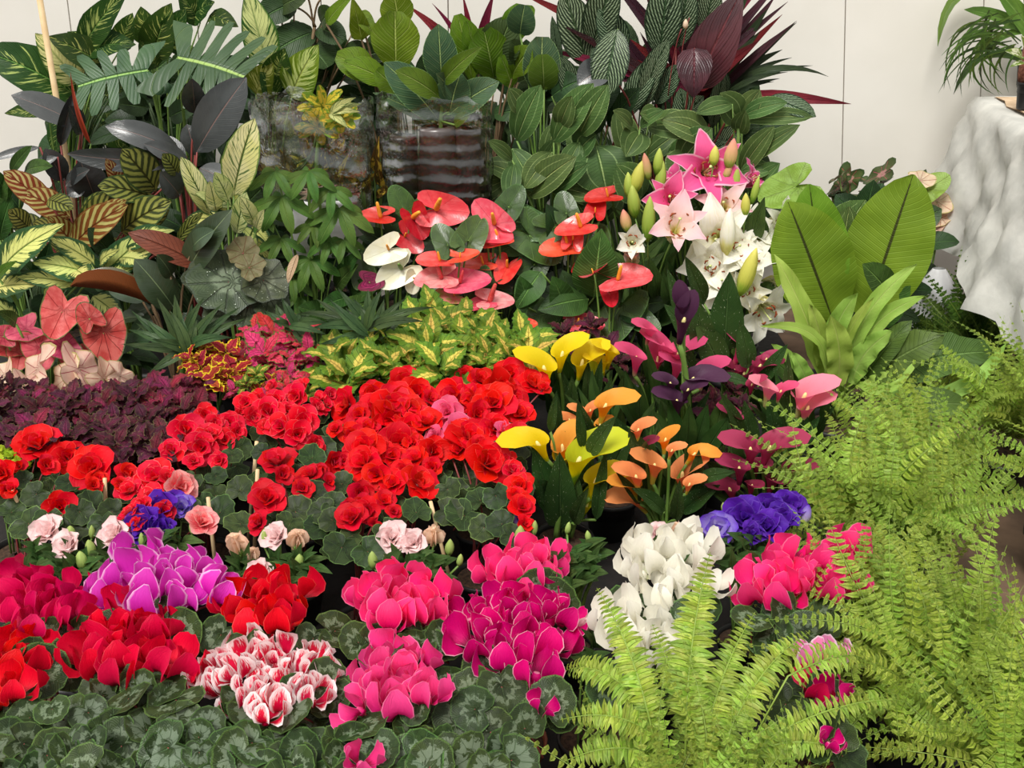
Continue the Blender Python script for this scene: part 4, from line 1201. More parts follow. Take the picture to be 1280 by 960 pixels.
p = Plant('rubber_plant', 'burgundy-black rubber plant with red sheath tied to a tan cane', 'plant', 92, 300, 3.22, pot=(.09, .16))
stake(p, 43, -40, 90, 240, 3.26, 8)
for a in [(104, 158, 14, 119, 36, dict(fold=(4, 16), roll=10)), (76, 182, 94, 114, 22, dict(fold=(50, 30))), (100, 168, 86, 132, 26, dict(roll=30)), (80, 226, 56, 186, 30), (118, 246, 100, 200, 44), (82, 232, 112, 212, 20),
          (106, 232, 84, 244, 22), (50, 184, -12, 200, 12), (72, 196, 30, 215, 14)]:
    kw = a[5] if len(a) > 5 else {}
    p.leaf(*a[:5], 'rubber', 'ellip', petm='stem_red', arch=.06, **kw)
p.leaf(113, 180, 88, 90, 8, 'sheath', 'lance', fold=(40, 40), side=-.05, arch=.05, name='leaf_sheath', label='red leaf sheath')
p = Plant('rubber_plant', 'burgundy-black rubber plant with one big upright oval leaf', 'plant', 238, 320, 3.12, pot=(.09, .16))
for a in [(244, 142, 240, 98, 30), (230, 200, 84, 192, 30, dict(roll=-35, arch=.12)), (226, 192, 132, 158, 34, dict(fold=(8, 18), arch=.14)), (236, 204, 180, 180, 26), (246, 190, 308, 97, 56, dict(fold=(8, 10))), (250, 210, 290, 230, 30), (225, 245, 200, 215, 34)]:
    kw = a[5] if len(a) > 5 else {}
    p.leaf(*a[:5], 'rubber', 'ellip', petm='stem_red', **({'arch': .06} | kw))
rndfill(p, 6, 250, 215, 30, 30, 'rubber', 26, 50, 'ellip', petm='stem_red')

# ---------------------------------------------------------------- back row, centre
p = Plant('fiddle_leaf_fig', 'dark round-leaved fig with bare twigs above the first clear sleeve', 'plant', 370, 210, 3.72, pot=(.1, .2))
for a in [(368, 4, 326, 24, 40), (350, 10, 382, -4, 34), (392, 40, 338, 68, 44), (398, 34, 430, 52, 34), (402, 30, 416, 14, 30), (384, 58, 410, 84, 50, dict(roll=-20)), (440, 42, 470, 34, 26), (430, 70, 462, 62, 28), (372, 76, 348, 96, 40)]:
    kw = a[5] if len(a) > 5 else {}
    p.leaf(*a[:5], 'fig_dark', 'round', petm='stem_brown', **kw)
for a, b in (((392, 34), (384, -6)), ((392, 34), (400, 0)), ((395, 34), (372, 10))):
    stem_to(p, P(b[0], b[1], 3.66), 'stem_brown', .0035, base=P(a[0], a[1], 3.68), name='twig')
stem_to(p, P(393, 34, 3.68), 'stem_brown', .006)
rndfill(p, 22, 420, 110, 55, 50, 'fig_dark', 30, 40, 'round', petm='stem_brown')
p = Plant('fiddle_leaf_fig', 'fiddle-leaf fig with large bright olive leaves above the second sleeve', 'plant', 500, 200, 3.55, pot=(.1, .2))
for a in [(408, 30, 445, -10, 18, 'lance'), (452, 50, 440, -4, 26, 'lance'), (448, 14, 470, 50, 22, 'lance'), (500, 40, 492, -10, 46, 'fiddle'), (478, 100, 420, 70, 46, 'fiddle'), (500, 112, 430, 78, 36, 'fiddle'), (495, 96, 494, 14, 66, 'fiddle'), (498, 118, 470, 88, 40, 'fiddle')]:
    p.leaf(*a[:5], 'fiddle', a[5], wave=.05, wn=2, fold=(10, 10), petm='stem_brown')
p = Plant('fiddle_leaf_fig', 'fiddle-leaf fig with cupped olive leaves right of the banyan fig', 'plant', 605, 200, 3.55, pot=(.1, .2))
for a in [(590, 100, 572, 18, 40), (612, 98, 640, 22, 60), (598, 92, 584, 26, 30), (618, 104, 604, 34, 58), (640, 110, 626, 70, 34), (646, 40, 668, 10, 32), (640, 60, 650, 5, 40), (652, 84, 640, 50, 30), (640, 96, 664, 60, 40)]:
    p.leaf(*a, 'fiddle' if a[2] != 640 else 'fig_dark', 'fiddle', wave=.05, wn=2, fold=(14, 14), petm='stem_brown')
rndfill(p, 14, 620, 130, 45, 40, 'fig_dark', 28, 40, 'round', petm='stem_brown')
p = Plant('fig', 'small fig with a dark inner leaf left of the striped prayer plants', 'plant', 678, 200, 3.46, pot=(.09, .18))
p.leaf(676, 112, 678, 46, 48, 'audrey', 'round', fold=(6, 6))
p.leaf(680, 112, 678, 68, 40, 'audrey_bright', 'round', fold=(10, 10))
p.leaf(650, 42, 656, 6, 38, 'audrey', 'round')
rndfill(p, 6, 680, 140, 25, 25, 'fig_dark', 26, 36, 'round')
p = Plant('cordyline', 'wine-red cordyline with narrow leaves behind the banyan fig', 'plant', 560, 180, 3.75, pot=(.09, .18))
for a in [(580, 78, 508, 6, 16), (585, 70, 540, 4, 9), (590, 60, 578, -8, 10), (574, 84, 524, 20, 9), (600, 60, 618, -10, 14)]:
    p.leaf(*a, 'cordyline_red', 'lance', petm='stem_red', fold=(20, 20), hang=.1)
p = Plant('banyan_fig', 'banyan fig with pale-veined oval leaves in the right clear sleeve', 'plant', 550, 290, 3.28, pot=(.09, .16), zc=.62)
stem_to(p, P(552, 100, 3.27), 'stem_green', .007)
pt = P(552, 104, 3.27); p.crown = P(549, 160, 3.28)
p.crown = P(549, 150, 3.28)
for a in [(540, 152, 466, 116, 22, 'audrey', dict(Y=3.36)), (548, 150, 480, 78, 48, 'audrey', {}), (560, 112, 545, 92, 30, 'audrey', {}), (562, 140, 576, 90, 46, 'audrey', {}), (562, 143, 624, 102, 42, 'audrey', dict(fold=(4, 16))), (552, 104, 548, 30, 44, 'audrey', dict(fold=(6, 10))),
          (553, 104, 603, 58, 26, 'audrey_bright', dict(fold=(30, 10))), (549, 122, 494, 88, 32, 'audrey_bright', dict(fold=(8, 14))), (568, 156, 590, 142, 16, 'audrey_bright', {})]:
    p.leaf(*a[:5], a[5], 'ellip' if a[4] > 30 else 'ovate', **a[6])

# clear sleeves ------------------------------------------------------
fm = bpy.data.materials.new('clear_film'); g = G(fm)
def film(name, op, wav):
    m = bpy.data.materials.new(name); g = G(m)
    nz = g.noise(g.objco(), 6.0, 5.0, .6)
    t = g.n('ShaderNodeTexCoord'); sx = g.n('ShaderNodeSeparateXYZ'); g.t.links.new(t.outputs['Object'], sx.inputs[0])
    z = E(g, sx.outputs[2]); x = E(g, sx.outputs[0])
    wv = (z * wav + nz * 9.0 + x * 4.0).sin()
    gl = g.n('ShaderNodeBsdfGlossy'); gl.inputs['Roughness'].default_value = .14; gl.inputs['Color'].default_value = (.85, .87, .87, 1)
    bn = g.n('ShaderNodeBump'); bn.inputs['Strength'].default_value = 1.0; bn.inputs['Distance'].default_value = .012
    g.put(bn.inputs['Height'], nz * 2.0 + wv * .22); g.t.links.new(bn.outputs[0], gl.inputs['Normal'])
    tb = g.n('ShaderNodeBsdfTransparent'); tb.inputs[0].default_value = (.93, .94, .93, 1)
    fr = g.n('ShaderNodeFresnel'); fr.inputs[0].default_value = 1.5; g.t.links.new(bn.outputs[0], fr.inputs['Normal'])
    fac = (E(g, fr.outputs[0]) * 1.2 + g.step(nz, .5, .62) * .26 + op).clamp()
    mx = g.n('ShaderNodeMixShader'); g.put(mx.inputs[0], fac)
    g.t.links.new(tb.outputs[0], mx.inputs[1]); g.t.links.new(gl.outputs[0], mx.inputs[2])
    o = g.n('ShaderNodeOutputMaterial'); g.t.links.new(mx.outputs[0], o.inputs[0]); MAT[name] = m
film('clear_film', .17, 60.0); film('film_wavy', .07, 130.0)

def sleeve(label, corners, Y, mat, thick=.13, seed=0, name='plastic_sleeve'):
    """flattened plastic bag; corners = top left, top right, bottom right, bottom left in the picture"""
    rg = random.Random(seed)
    (ax, ay), (bx, by), (cx, cy), (dx, dy) = corners
    TLp, TRp, BRp, BLp = P(ax, ay, Y), P(bx, by, Y), P(cx, cy, Y), P(dx, dy, Y)
    V, Fc, UV = [], [], []; NU, NV = 28, 16
    O = (BLp + BRp) / 2
    for i in range(NV + 1):
        t = i / NV
        for j in range(NU):
            th = 2 * math.pi * j / NU
            s_ = .5 - .5 * math.cos(th); l = BLp * (1 - t) + TLp * t; r = BRp * (1 - t) + TRp * t
            c = l * (1 - s_) + r * s_
            d = math.sin(th) * thick * (.75 + .25 * t)
            wv = .010 * math.sin(th * 5 + t * 6) + .006 * math.sin(th * 11 - t * 13 + seed)
            top = .016 * math.sin(th * 3 + seed) * t ** 3 + .012 * math.sin(th * 9) * t ** 6
            V.append(c + np.array([wv * .6, -d + wv, top]) - O); UV.append((j / NU, t))
    for i in range(NV):
        for j in range(NU):
            q = i * NU + j; q2 = i * NU + (j + 1) % NU
            Fc.append((q, q2, q2 + NU, q + NU))
    o = link(name, mk(name, V, Fc, UV, (mat,)), None, tuple(O))
    o['label'] = label; o['category'] = 'plastic sleeve'
    return o
sleeve('clear plastic sleeve around the banyan fig, right of the two sleeves', [(470, 124), (612, 122), (618, 290), (490, 290)], 3.2, 'film_wavy', .10, 2)
sleeve('clear plastic sleeve around the variegated schefflera, left of the two sleeves', [(312, 120), (464, 128), (468, 270), (330, 270)], 3.2, 'clear_film', .10, 5)
# wrapped root ball inside the right sleeve
plain('wrap_brown', (44, 40, 36), .32, (84, 56, 52), 6, spec=.9, bstr=1.0)
m = MAT['wrap_brown']
def wrapped(pl, x0, x1, y0, y1, Y, seed, mt='wrap_brown'):
    rg = random.Random(seed); a, b = P(x0, y1, Y), P(x1, y1, Y); t_ = P(x0, y0, Y)
    r = (b[0] - a[0]) / 2; c = (a + b) / 2; h = t_[2] - a[2]
    V, Fc, UV = [], [], []
    for i in range(61):
        t = i / 60
        for j in range(20):
            th = 2 * math.pi * j / 20
            rr = r * (.86 + .14 * math.sin(math.pi * min(1, t * 1.1 + .1))) * (1 + .012 * math.sin(t * 80 + 2.2 * math.sin(th * 3 + seed) + 1.5 * math.sin(th * 7))) * (1 if i < 60 else .6)
            V.append(np.array([rr * math.cos(th), .06 * rr / r * math.sin(th), h * t])); UV.append((t, j / 20))
    for i in range(60):
        for j in range(20):
            q = i * 20 + j; q2 = i * 20 + (j + 1) % 20; Fc.append((q, q2, q2 + 20, q + 20))
    pl.part('root_wrap', mk('root_wrap', V, Fc, UV, (mt,)), c)
wrapped(p, 525, 575, 158, 292, 3.26, 1); wrapped(p, 568, 610, 160, 292, 3.28, 4)
wrapped(p, 488, 528, 168, 292, 3.28, 7)

p = Plant('schefflera', 'yellow-variegated dwarf schefflera inside the left clear sleeve', 'plant', 395, 280, 3.24, pot=(.09, .16), zc=.5)
stem_to(p, P(404, 140, 3.22), 'stem_green', .006); p.crown = P(402, 165, 3.22)
for (cx, cy, r) in [(405, 135, 34), (398, 160, 30), (425, 148, 26)]:
    for k_ in range(8):
        a = math.radians(k_ * 45 + R.uniform(-12, 12))
        p.leaf(cx, cy, cx + r * math.cos(a), cy - r * .8 * math.sin(a) - 2, 13, 'schefflera_var', 'obov', pet=(k_ == 0), fold=(12, 12))
for (tx, ty) in ((452, 130), (450, 140), (445, 122), (435, 160)):
    p.leaf(412, 142, tx, ty, 12, 'dieff_cream', 'ovate', pet=False)
rndfill(p, 16, 400, 215, 50, 30, 'sunset_leaf', 16, 40, 'lance', a0=90, spread=80)
p = Plant('croton', 'gold and bronze leaved plant at the foot of the left sleeve', 'plant', 470, 330, 3.26, pot=(.08, .14))
for a in [(455, 240, 470, 215, 14), (478, 238, 486, 222, 14), (470, 246, 495, 232, 12), (476, 232, 470, 190, 14), (468, 215, 474, 170, 12), (330, 215, 322, 175, 12), (450, 235, 430, 220, 12)]:
    p.leaf(*a, 'sunset_leaf', 'lance')
p = Plant('bromeliad', 'pale pink starry rosette wrapped in white film below the left clear sleeve', 'plant', 402, 330, 3.12, pot=(.07, .14))
wrapped(p, 366, 448, 250, 330, 3.13, 3, 'white_film')
for k_ in range(12):
    a = math.radians(10 + k_ * 15 + R.uniform(-6, 6)); r = R.uniform(26, 36)
    p.leaf(400, 246, 400 + r * math.cos(a), 250 - r * .7 * math.sin(a), 9, 'cream_pink', 'lance', fold=(18, 18))

# striped prayer plants, cordylines -----------------------------------
p = Plant('striped_prayer_plant', 'tall prayer plant with silver chevron leaves in the middle back row', 'plant', 740, 210, 3.52, pot=(.1, .18))
for a in [(735, 84, 704, -12, 50), (700, 90, 690, 20, 14), (740, 60, 768, -30, 46), (780, 70, 748, 10, 40), (760, 100, 740, 60, 30), (730, 150, 700, 70, 34), (778, 150, 820, 70, 34), (800, 120, 836, 50, 30)]:
    p.leaf(*a, 'ctenanthe', 'ellip', arch=.05, petm='stem_red')
p.leaf(772, 36, 754, 122, 48, 'ctenanthe', 'ellip', arch=.10, fold=(10, 10), Y=3.40)
for a in [(738, 150, 778, 96, 30), (760, 158, 800, 110, 30), (742, 170, 742, 110, 34), (690, 120, 726, 100, 40)]:
    p.leaf(*a, 'darkgreen', 'ellip')
p = Plant('striped_prayer_plant', 'prayer plant with silver chevron and purple-backed leaves beside the dark cordyline', 'plant', 842, 230, 3.5, pot=(.1, .18))
for a in [(824, 70, 836, -30, 48), (845, 60, 862, -20, 40), (880, 40, 894, -20, 34), (820, 130, 850, 80, 30), (800, 140, 826, 60, 26), (846, 160, 880, 120, 30), (890, 160, 905, 90, 22), (860, 170, 850, 110, 34), (905, 120, 900, 84, 20), (800, 178, 840, 150, 40), (820, 200, 800, 160, 50), (890, 190, 930, 160, 30), (870, 200, 910, 178, 30)]:
    p.leaf(*a, 'ctenanthe', 'ellip', arch=.06, petm='stem_red')
p.leaf(870, 112, 928, -12, 62, ('cordyline', 'stem_red'), 'ovate', fold=(4, 10), Y=3.42)
p.leaf(868, 60, 867, 122, 48, ('cordyline', 'stem_red'), 'ovate', fold=(24, 24), Y=3.38)
p.leaf(760, 84, 722, 106, 40, ('rubber', 'stem_red'), 'ellip', Y=3.44)
p.leaf(960, 122, 1020, 146, 26, 'ctenanthe', 'ellip', Y=3.34, arch=.08, petm='stem_red')
p.leaf(935, 118, 1064, 130, 16, ('cordyline_red', 'stem_red'), 'lance', Y=3.40, fold=(30, 4), arch=.02)
for a in [(858, 58, 862, 22), (845, 80, 852, 36)]:
    stem_to(p, P(a[2], a[3], 3.4), 'stem_red', .002, base=P(a[0] - 10, a[1] + 40, 3.42), name='stem')
bud(p, 857, 30, 3.4, 12, 7, 'lisi_peach', stem=None)
p = Plant('cordyline', 'tall dark burgundy cordyline fanning narrow leaves before the white wall', 'plant', 850, 190, 3.7, pot=(.11, .2))
cx, cy = 855, 120
for tx, ty, w in [(668, -30, 18), (640, -14, 20), (700, -40, 16), (745, -50, 20), (792, -50, 22), (812, -50, 20), (800, 10, 18), (822, 20, 16), (800, 40, 14), (870, -60, 24), (900, -60, 26), (935, -50, 26), (962, -30, 20), (990, -40, 16), (970, -6, 24), (985, 2, 16), (978, 18, 18), (996, 26, 14), (675, 60, 18), (660, 90, 16), (700, 30, 18), (950, 50, 22)]:
    p.leaf(cx + R.uniform(-22, 22), cy + R.uniform(-20, 14), tx, ty, w, R.choice(('cordyline', 'cordyline', 'cordyline_red')) if w < 24 else 'cordyline', 'lance', fold=(16, 16), arch=.04, petm='stem_red', dy=-.1)
p = Plant('cordyline', 'dark green cordyline with thin arching leaves curving out to the right', 'plant', 905, 200, 3.62, pot=(.09, .2))
for a in [(900, 110, 978, 62, 16, .1), (905, 112, 1036, 96, 11, .34), (905, 116, 1016, 82, 9, .18), (905, 112, 980, 84, 10, .1), (908, 116, 990, 72, 10, .22), (905, 120, 975, 98, 9, .1), (908, 124, 968, 102, 7, .2), (915, 100, 996, 28, 14, .06), (900, 100, 960, 10, 18, .02), (910, 130, 960, 120, 12, .2), (910, 140, 1000, 148, 10, .2), (895, 105, 950, 40, 16, .05), (905, 120, 985, 90, 8, .2), (890, 90, 940, -20, 16, .02)]:
    p.leaf(*a[:5], 'dracaena_green', 'lance', arch=a[5], fold=(14, 14), dy=-.06)

# medinilla-like three-veined leaves ----------------------------------
p = Plant('medinilla', 'medinilla with three-veined green leaves just left of the striped leaves', 'plant', 690, 300, 3.24, pot=(.09, .16))
for a in [(646, 176, 676, 106, 40), (640, 186, 668, 240, 36), (692, 178, 742, 104, 40), (652, 140, 636, 110, 26), (700, 160, 715, 120, 30), (690, 190, 655, 236, 34), (724, 170, 760, 106, 40), (724, 178, 706, 216, 28), (660, 245, 720, 196, 42), (640, 200, 610, 176, 20), (642, 205, 636, 250, 26)]:
    p.leaf(*a, 'medinilla', 'ellip', fold=(12, 12), wave=.02)
rndfill(p, 14, 680, 240, 60, 35, 'medinilla', 34, 55, 'ellip')
p = Plant('medinilla', 'medinilla with a broad curled leaf and glossy ovals above the lilies', 'plant', 785, 300, 3.22, pot=(.09, .16))
for a in [(724, 188, 745, 168, 42, dict(fold=(30, 30))), (810, 158, 872, 166, 40, dict(arch=.22)), (820, 150, 800, 142, 30), (745, 182, 758, 240, 78, dict(fold=(6, 14), arch=.16)), (800, 166, 782, 196, 44, dict(fold=(20, 40))), (790, 160, 766, 138, 22, dict(fold=(30, 5))), (800, 158, 830, 138, 22, dict(fold=(5, 30))), (884, 175, 826, 150, 40, dict(arch=.2)),
          (690, 240, 736, 204, 30), (850, 205, 890, 160, 44), (700, 235, 740, 246, 30), (870, 190, 850, 230, 60), (800, 250, 770, 205, 50)]:
    kw = a[5] if len(a) > 5 else {}
    p.leaf(*a[:5], 'medinilla', 'ellip', **kw)
rndfill(p, 16, 790, 230, 70, 35, 'medinilla', 36, 60, 'ellip')
p = Plant('medinilla', 'medinilla with slender leaves reaching right of the lilies to the wall', 'plant', 925, 290, 3.24, pot=(.09, .16))
for a in [(922, 152, 900, 116, 40), (926, 150, 950, 112, 30), (926, 146, 984, 128, 26, dict(arch=.12)), (924, 166, 932, 138, 26), (928, 150, 1016, 146, 24, dict(arch=.06)), (926, 215, 968, 158, 30), (915, 130, 870, 142, 26), (930, 205, 1000, 156, 26), (935, 240, 975, 204, 30), (905, 230, 870, 180, 40), (925, 215, 965, 212, 26)]:
    kw = a[5] if len(a) > 5 else {}
    p.leaf(*a[:5], 'medinilla', 'ellip', **kw)
stem_to(p, P(923, 160, 3.2), 'stem_green', .005)
rndfill(p, 8, 930, 260, 30, 30, 'darkgreen', 30, 50, 'ellip')

# ---------------------------------------------------------------- behind the right: dark caladiums by the wall
for i, (cx, cy, lab) in enumerate([(1070, 232, 'green caladium with pink-veined leaves on the floor by the wall, left one'), (1145, 232, 'green caladium with pink-veined leaves by the wall next to the table')]):
    p = Plant('caladium', lab, 'plant', cx, 300, 3.72, pot=(.08, .14))
    for k_ in range(15):
        p.disc(cx + R.uniform(-36, 36), cy + R.uniform(-16, 50), R.uniform(17, 25), 'caladium_green', 'calad', tilt=R.uniform(30, 58), up=1.5, wave=.1)
p = Plant('caladium', 'red and cream spotted caladium in a black pot under the table edge', 'plant', 1172, 300, 3.5, pot=(.055, .2))
for a in [(1172, 252, 20), (1160, 262, 18), (1176, 272, 16), (1168, 284, 14), (1150, 226, 18)]:
    p.disc(*a, 'caladium_peach', 'calad', wave=.08)
p.disc(1160, 236, 26, 'lime_heart', 'heart', ang=30)

# spider plant on the table -------------------------------------------
p = Plant('spider_plant', 'arching strap-leaved plant on the table, top right by the wall', 'plant', 1292, 95, 3.92, pot=(.07, .13))
p.o.location.z = TZ + .01; p.org[2] = TZ + .01; p.crown[2] += TZ + .01
q0 = (1282, 50)
for a in [(1275, 10, 1172, 58, 13, .42, 'grassleaf'), (1290, 44, 1205, 12, 17, .06, 'grassleaf'), (1300, 60, 1245, -14, 24, .03, 'grassleaf'), (1310, 60, 1280, -20, 22, .0, 'grassleaf'), (1295, 40, 1230, 68, 10, .16, 'grassleaf'), (1290, 82, 1192, 118, 9, .30, 'grassdark')]:
    p.leaf(*a[:5], a[6], 'strap', arch=a[5] * .2, side=a[5], petm='stem_green', dy=-.03)
for i in range(46):
    tx = R.uniform(1172, 1262); ty = 48 + (tx - 1172) * .35 + R.uniform(-10, 70) * (1 if tx < 1240 else .7)
    p.leaf(1262 + R.uniform(-30, 16), 30 + R.uniform(-18, 34), tx, min(ty, 122), R.uniform(2.6, 4.6), R.choice(('grassleaf', 'grassdark')), 'grass', side=R.uniform(.12, .3), arch=.02, pet=False, dy=R.uniform(-.1, .05), nu=8, nv=2)
p = Plant('pothos', 'small variegated pothos with a mossy peat core in a black pot on the table', 'plant', 1279, 150, 3.45, pot=(.04, .085))
dz = TZ + .012
p.o.location.z = dz; p.org[2] = dz; p.crown[2] += dz
V, Fc, UV = [], [], []
tube_into(V, Fc, UV, [np.array([0, 0, .075]), np.array([0, 0, .11]), np.array([0, 0, .19]), np.array([0, 0, .2])], [.034, .042, .042, .03], 12)
link('peat_core', mk('peat_core', [v + np.array([R.uniform(-.004, .004)] * 3) for v in V], Fc, UV, ('moss',)), p.o)
for a in [(1278, 72, 1256, 64, 14), (1282, 66, 1276, 44, 14), (1280, 78, 1262, 84, 8), (1288, 70, 1300, 50, 18)]:
    p.leaf(*a, 'pothos', 'ovate', Y=3.42)
# ================================================================ middle left: foliage
p = Plant('calathea', 'peacock calathea with olive oval leaves and brown-striped backs at far left', 'plant', 110, 330, 3.08, pot=(.09, .16))
for a in [(195, 238, 152, 186, 48, 'calathea'), (152, 236, 132, 198, 20, 'calathea_back'), (222, 218, 203, 192, 24, 'calathea'), (190, 246, 122, 232, 36, 'calathea'), (66, 264, 4, 214, 36, 'calathea_back'), (88, 272, 28, 240, 38, 'calathea_back'), (94, 310, 60, 270, 32, 'calathea_back'),
          (36, 285, 10, 262, 26, 'calathea'), (104, 292, 150, 238, 36, 'calathea'), (120, 286, 158, 250, 28, 'calathea_back'), (152, 290, 214, 252, 46, 'calathea'), (90, 310, 160, 256, 44, 'calathea_back'), (222, 304, 254, 266, 16, 'calathea'), (60, 250, 92, 262, 26, 'calathea'), (140, 320, 110, 285, 30, 'darkgreen')]:
    p.leaf(*a, 'ellip', fold=(12, 12), wave=.02, petm='stem_red')
rndfill(p, 12, 100, 300, 80, 30, 'calathea', 30, 50, 'ellip')
p = Plant('banana_sprout', 'young plant with plain green strap leaves at the left edge', 'plant', 10, 300, 3.16, pot=(.07, .14))
for a in [(14, 216, 40, 182, 16), (30, 216, 66, 208, 22), (-5, 262, 6, 218, 26), (10, 250, -10, 210, 20), (0, 300, 14, 246, 24), (0, 290, -20, 250, 30)]:
    p.leaf(*a, 'green', 'ellip')
p = Plant('aglaonema', 'cream-leaved variegated plant with upright wavy leaves behind the rex begonia', 'plant', 285, 330, 3.0, pot=(.08, .14))
for a in [(290, 258, 238, 232, 26), (262, 268, 226, 196, 28), (292, 245, 318, 148, 46), (270, 264, 262, 226, 22), (296, 292, 308, 240, 26), (318, 280, 300, 246, 22), (285, 250, 268, 215, 24), (320, 290, 330, 262, 14)]:
    p.leaf(*a, 'cream_leaf', 'ellip', wave=.06, wn=4, fold=(12, 12))
rndfill(p, 8, 285, 280, 30, 25, 'camille', 22, 44)
p = Plant('dieffenbachia', 'compact dieffenbachia with yellow-centred green-rimmed leaves at left edge', 'plant', 45, 400, 2.86, pot=(.09, .15))
for a in [(118, 330, 60, 296, 30), (2, 338, 80, 280, 46), (122, 344, 40, 328, 40), (98, 356, 20, 346, 28), (-8, 362, 48, 356, 34), (20, 400, -14, 372, 24), (95, 338, 114, 352, 30)]:
    p.leaf(*a, 'camille', 'ovate', wave=.03, fold=(10, 10))
p.leaf(-2, 348, 22, 326, 14, 'audrey_bright', 'ovate')
rndfill(p, 9, 50, 360, 55, 24, 'darkgreen', 26, 45)
p = Plant('dieffenbachia', 'compact dieffenbachia with yellow-centred leaves behind the brown rubber leaves', 'plant', 160, 400, 2.92, pot=(.08, .15))
for a in [(128, 350, 196, 286, 40), (160, 306, 218, 288, 30), (150, 340, 204, 300, 34), (125, 330, 150, 312, 20), (116, 370, 156, 402, 32), (150, 322, 190, 330, 30), (132, 352, 172, 332, 26)]:
    p.leaf(*a, 'camille', 'ovate', wave=.03, fold=(10, 10))
rndfill(p, 8, 160, 350, 40, 30, 'darkgreen', 26, 45)
p = Plant('rubber_plant', 'rubber plant with bronze-backed green leaves in the left middle', 'plant', 215, 420, 2.78, pot=(.08, .14), potm='terracotta_plastic')
p.leaf(232, 345, 290, 262, 42, 'rubber_green', 'ellip', petm='stem_brown')
p.leaf(258, 336, 160, 291, 34, 'rubber_under', 'ellip', fold=(10, 14), arch=.10, petm='stem_brown', label='leaf showing its red-brown back')
p.leaf(218, 386, 168, 324, 46, 'rubber_green', 'ellip', petm='stem_brown')
p.leaf(190, 380, 88, 358, 62, 'rubber_brown', 'ellip', fold=(128, 6), arch=.14, petm='stem_brown', label='bronze leaf curling over its brown back')
p.leaf(214, 345, 196, 318, 26, 'rubber_green', 'ellip', petm='stem_brown')
p.leaf(240, 310, 268, 288, 26, 'rubber_green', 'ellip', petm='stem_brown')
rndfill(p, 8, 205, 385, 40, 20, 'rubber_green', 26, 44, 'ellip', petm='stem_brown')
p = Plant('rex_begonia', 'rex begonia with silver-spotted green leaves and red leaf joints', 'plant', 300, 420, 2.74, pot=(.07, .12))
for a in [(304, 316, 20, 'rex_brown', 80), (258, 348, 26, 'rex_leaf', 200), (336, 372, 26, 'rex_leaf', 300), (286, 352, 44, 'rex_leaf', 190), (330, 350, 30, 'rex_leaf', 330), (310, 384, 24, 'rex_leaf', 260), (278, 384, 24, 'rex_leaf', 230), (312, 334, 18, 'rex_brown', 30)]:
    p.disc(a[0], a[1], a[2], a[3], 'rex', ang=a[4], wave=.06, wk=7, petm='stem_red')
p = Plant('schefflera', 'fresh green umbrella plant with drooping palmate leaflets', 'plant', 388, 400, 2.98, pot=(.08, .14))
def palm_leaf(pl, cx, cy, r, k_=6, drop=.6, Y=None, mat='schefflera', w=.36, a0=None):
    r = r * 1.12
    a0 = R.uniform(0, 60) if a0 is None else a0
    stem_to(pl, P(cx, cy, (Y or pl.Y)), 'stem_green', .0022)
    for i in range(k_):
        a = math.radians(a0 + i * 360 / k_ + R.uniform(-8, 8))
        dx, dyy = r * math.cos(a), -r * .55 * math.sin(a) + r * drop
        pl.leaf(cx, cy, cx + dx, cy + dyy, r * w, mat, 'ellip', Y=(Y or pl.Y) + .006 * pl.n, dy=.05 * math.sin(a), pet=False, arch=.12, fold=(10, 10), name='leaflet')
stem_to(p, P(386, 230, 2.98), 'stem_green', .005)
for a in [(352, 246, 38), (424, 260, 40), (344, 214, 30), (386, 214, 32), (414, 236, 30), (388, 324, 34), (352, 298, 28), (412, 300, 26), (366, 346, 26), (330, 262, 24), (392, 280, 24), (430, 300, 24), (372, 372, 22)]:
    palm_leaf(p, *a)
p.leaf(372, 318, 360, 354, 12, 'dry_leaf', 'ellip', pet=False, fold=(40, 10), label='dry tan leaf')
rndfill(p, 14, 385, 350, 50, 45, 'darkgreen', 20, 40)

def dracaena(label, cx, cy, tips, Y, w=15):
    p = Plant('dracaena', label, 'plant', cx, cy + 70, Y, pot=(.07, .12))
    for (tx, ty) in tips:
        p.leaf(cx + R.uniform(-6, 6), cy + R.uniform(-6, 6), tx, ty, w * R.uniform(.85, 1.15), 'dracaena', 'lance', arch=.10, fold=(16, 16), pet=False, dy=-.05 if ty > cy - 20 else .03, side=R.uniform(-.06, .06))
    stem_to(p, P(cx, cy, Y), 'stem_green', .008)
    return p
p = dracaena('compact dracaena with spiky dark green rosette above the gold coleus', 232, 440, [(218, 368), (240, 380), (255, 372), (196, 372), (164, 388), (170, 404), (180, 398), (152, 430), (160, 412), (190, 424), (208, 458), (186, 466), (268, 396), (300, 384), (306, 398), (278, 380), (290, 422), (228, 396), (246, 400), (212, 388)], 2.62)
p = dracaena('compact dracaena with spiky dark green rosette below the white anthurium', 462, 418, [(460, 362), (480, 374), (494, 380), (508, 372), (440, 372), (422, 360), (396, 374), (420, 390), (405, 400), (432, 384), (372, 392), (384, 412), (400, 430), (450, 384), (472, 392), (520, 388), (545, 384), (530, 402), (505, 396), (478, 362), (412, 374)], 2.66)
p = dracaena('small dark dracaena between the rex begonia and the pink coleus', 365, 412, [(345, 380), (362, 384), (330, 388), (395, 386), (410, 404), (395, 424), (375, 392), (340, 402), (352, 372), (388, 440), (408, 418)], 2.64, 13)
p = Plant('peace_lily', 'broad plain green foliage plant among the anthurium stems', 'plant', 430, 390, 3.02, pot=(.08, .14))
for a in [(425, 350, 452, 312, 22), (420, 360, 448, 330, 24), (436, 372, 400, 384, 24), (440, 372, 480, 352, 30), (410, 398, 372, 384, 34), (430, 402, 470, 372, 40), (520, 378, 556, 372, 30)]:
    p.leaf(*a, 'green', 'ovate')
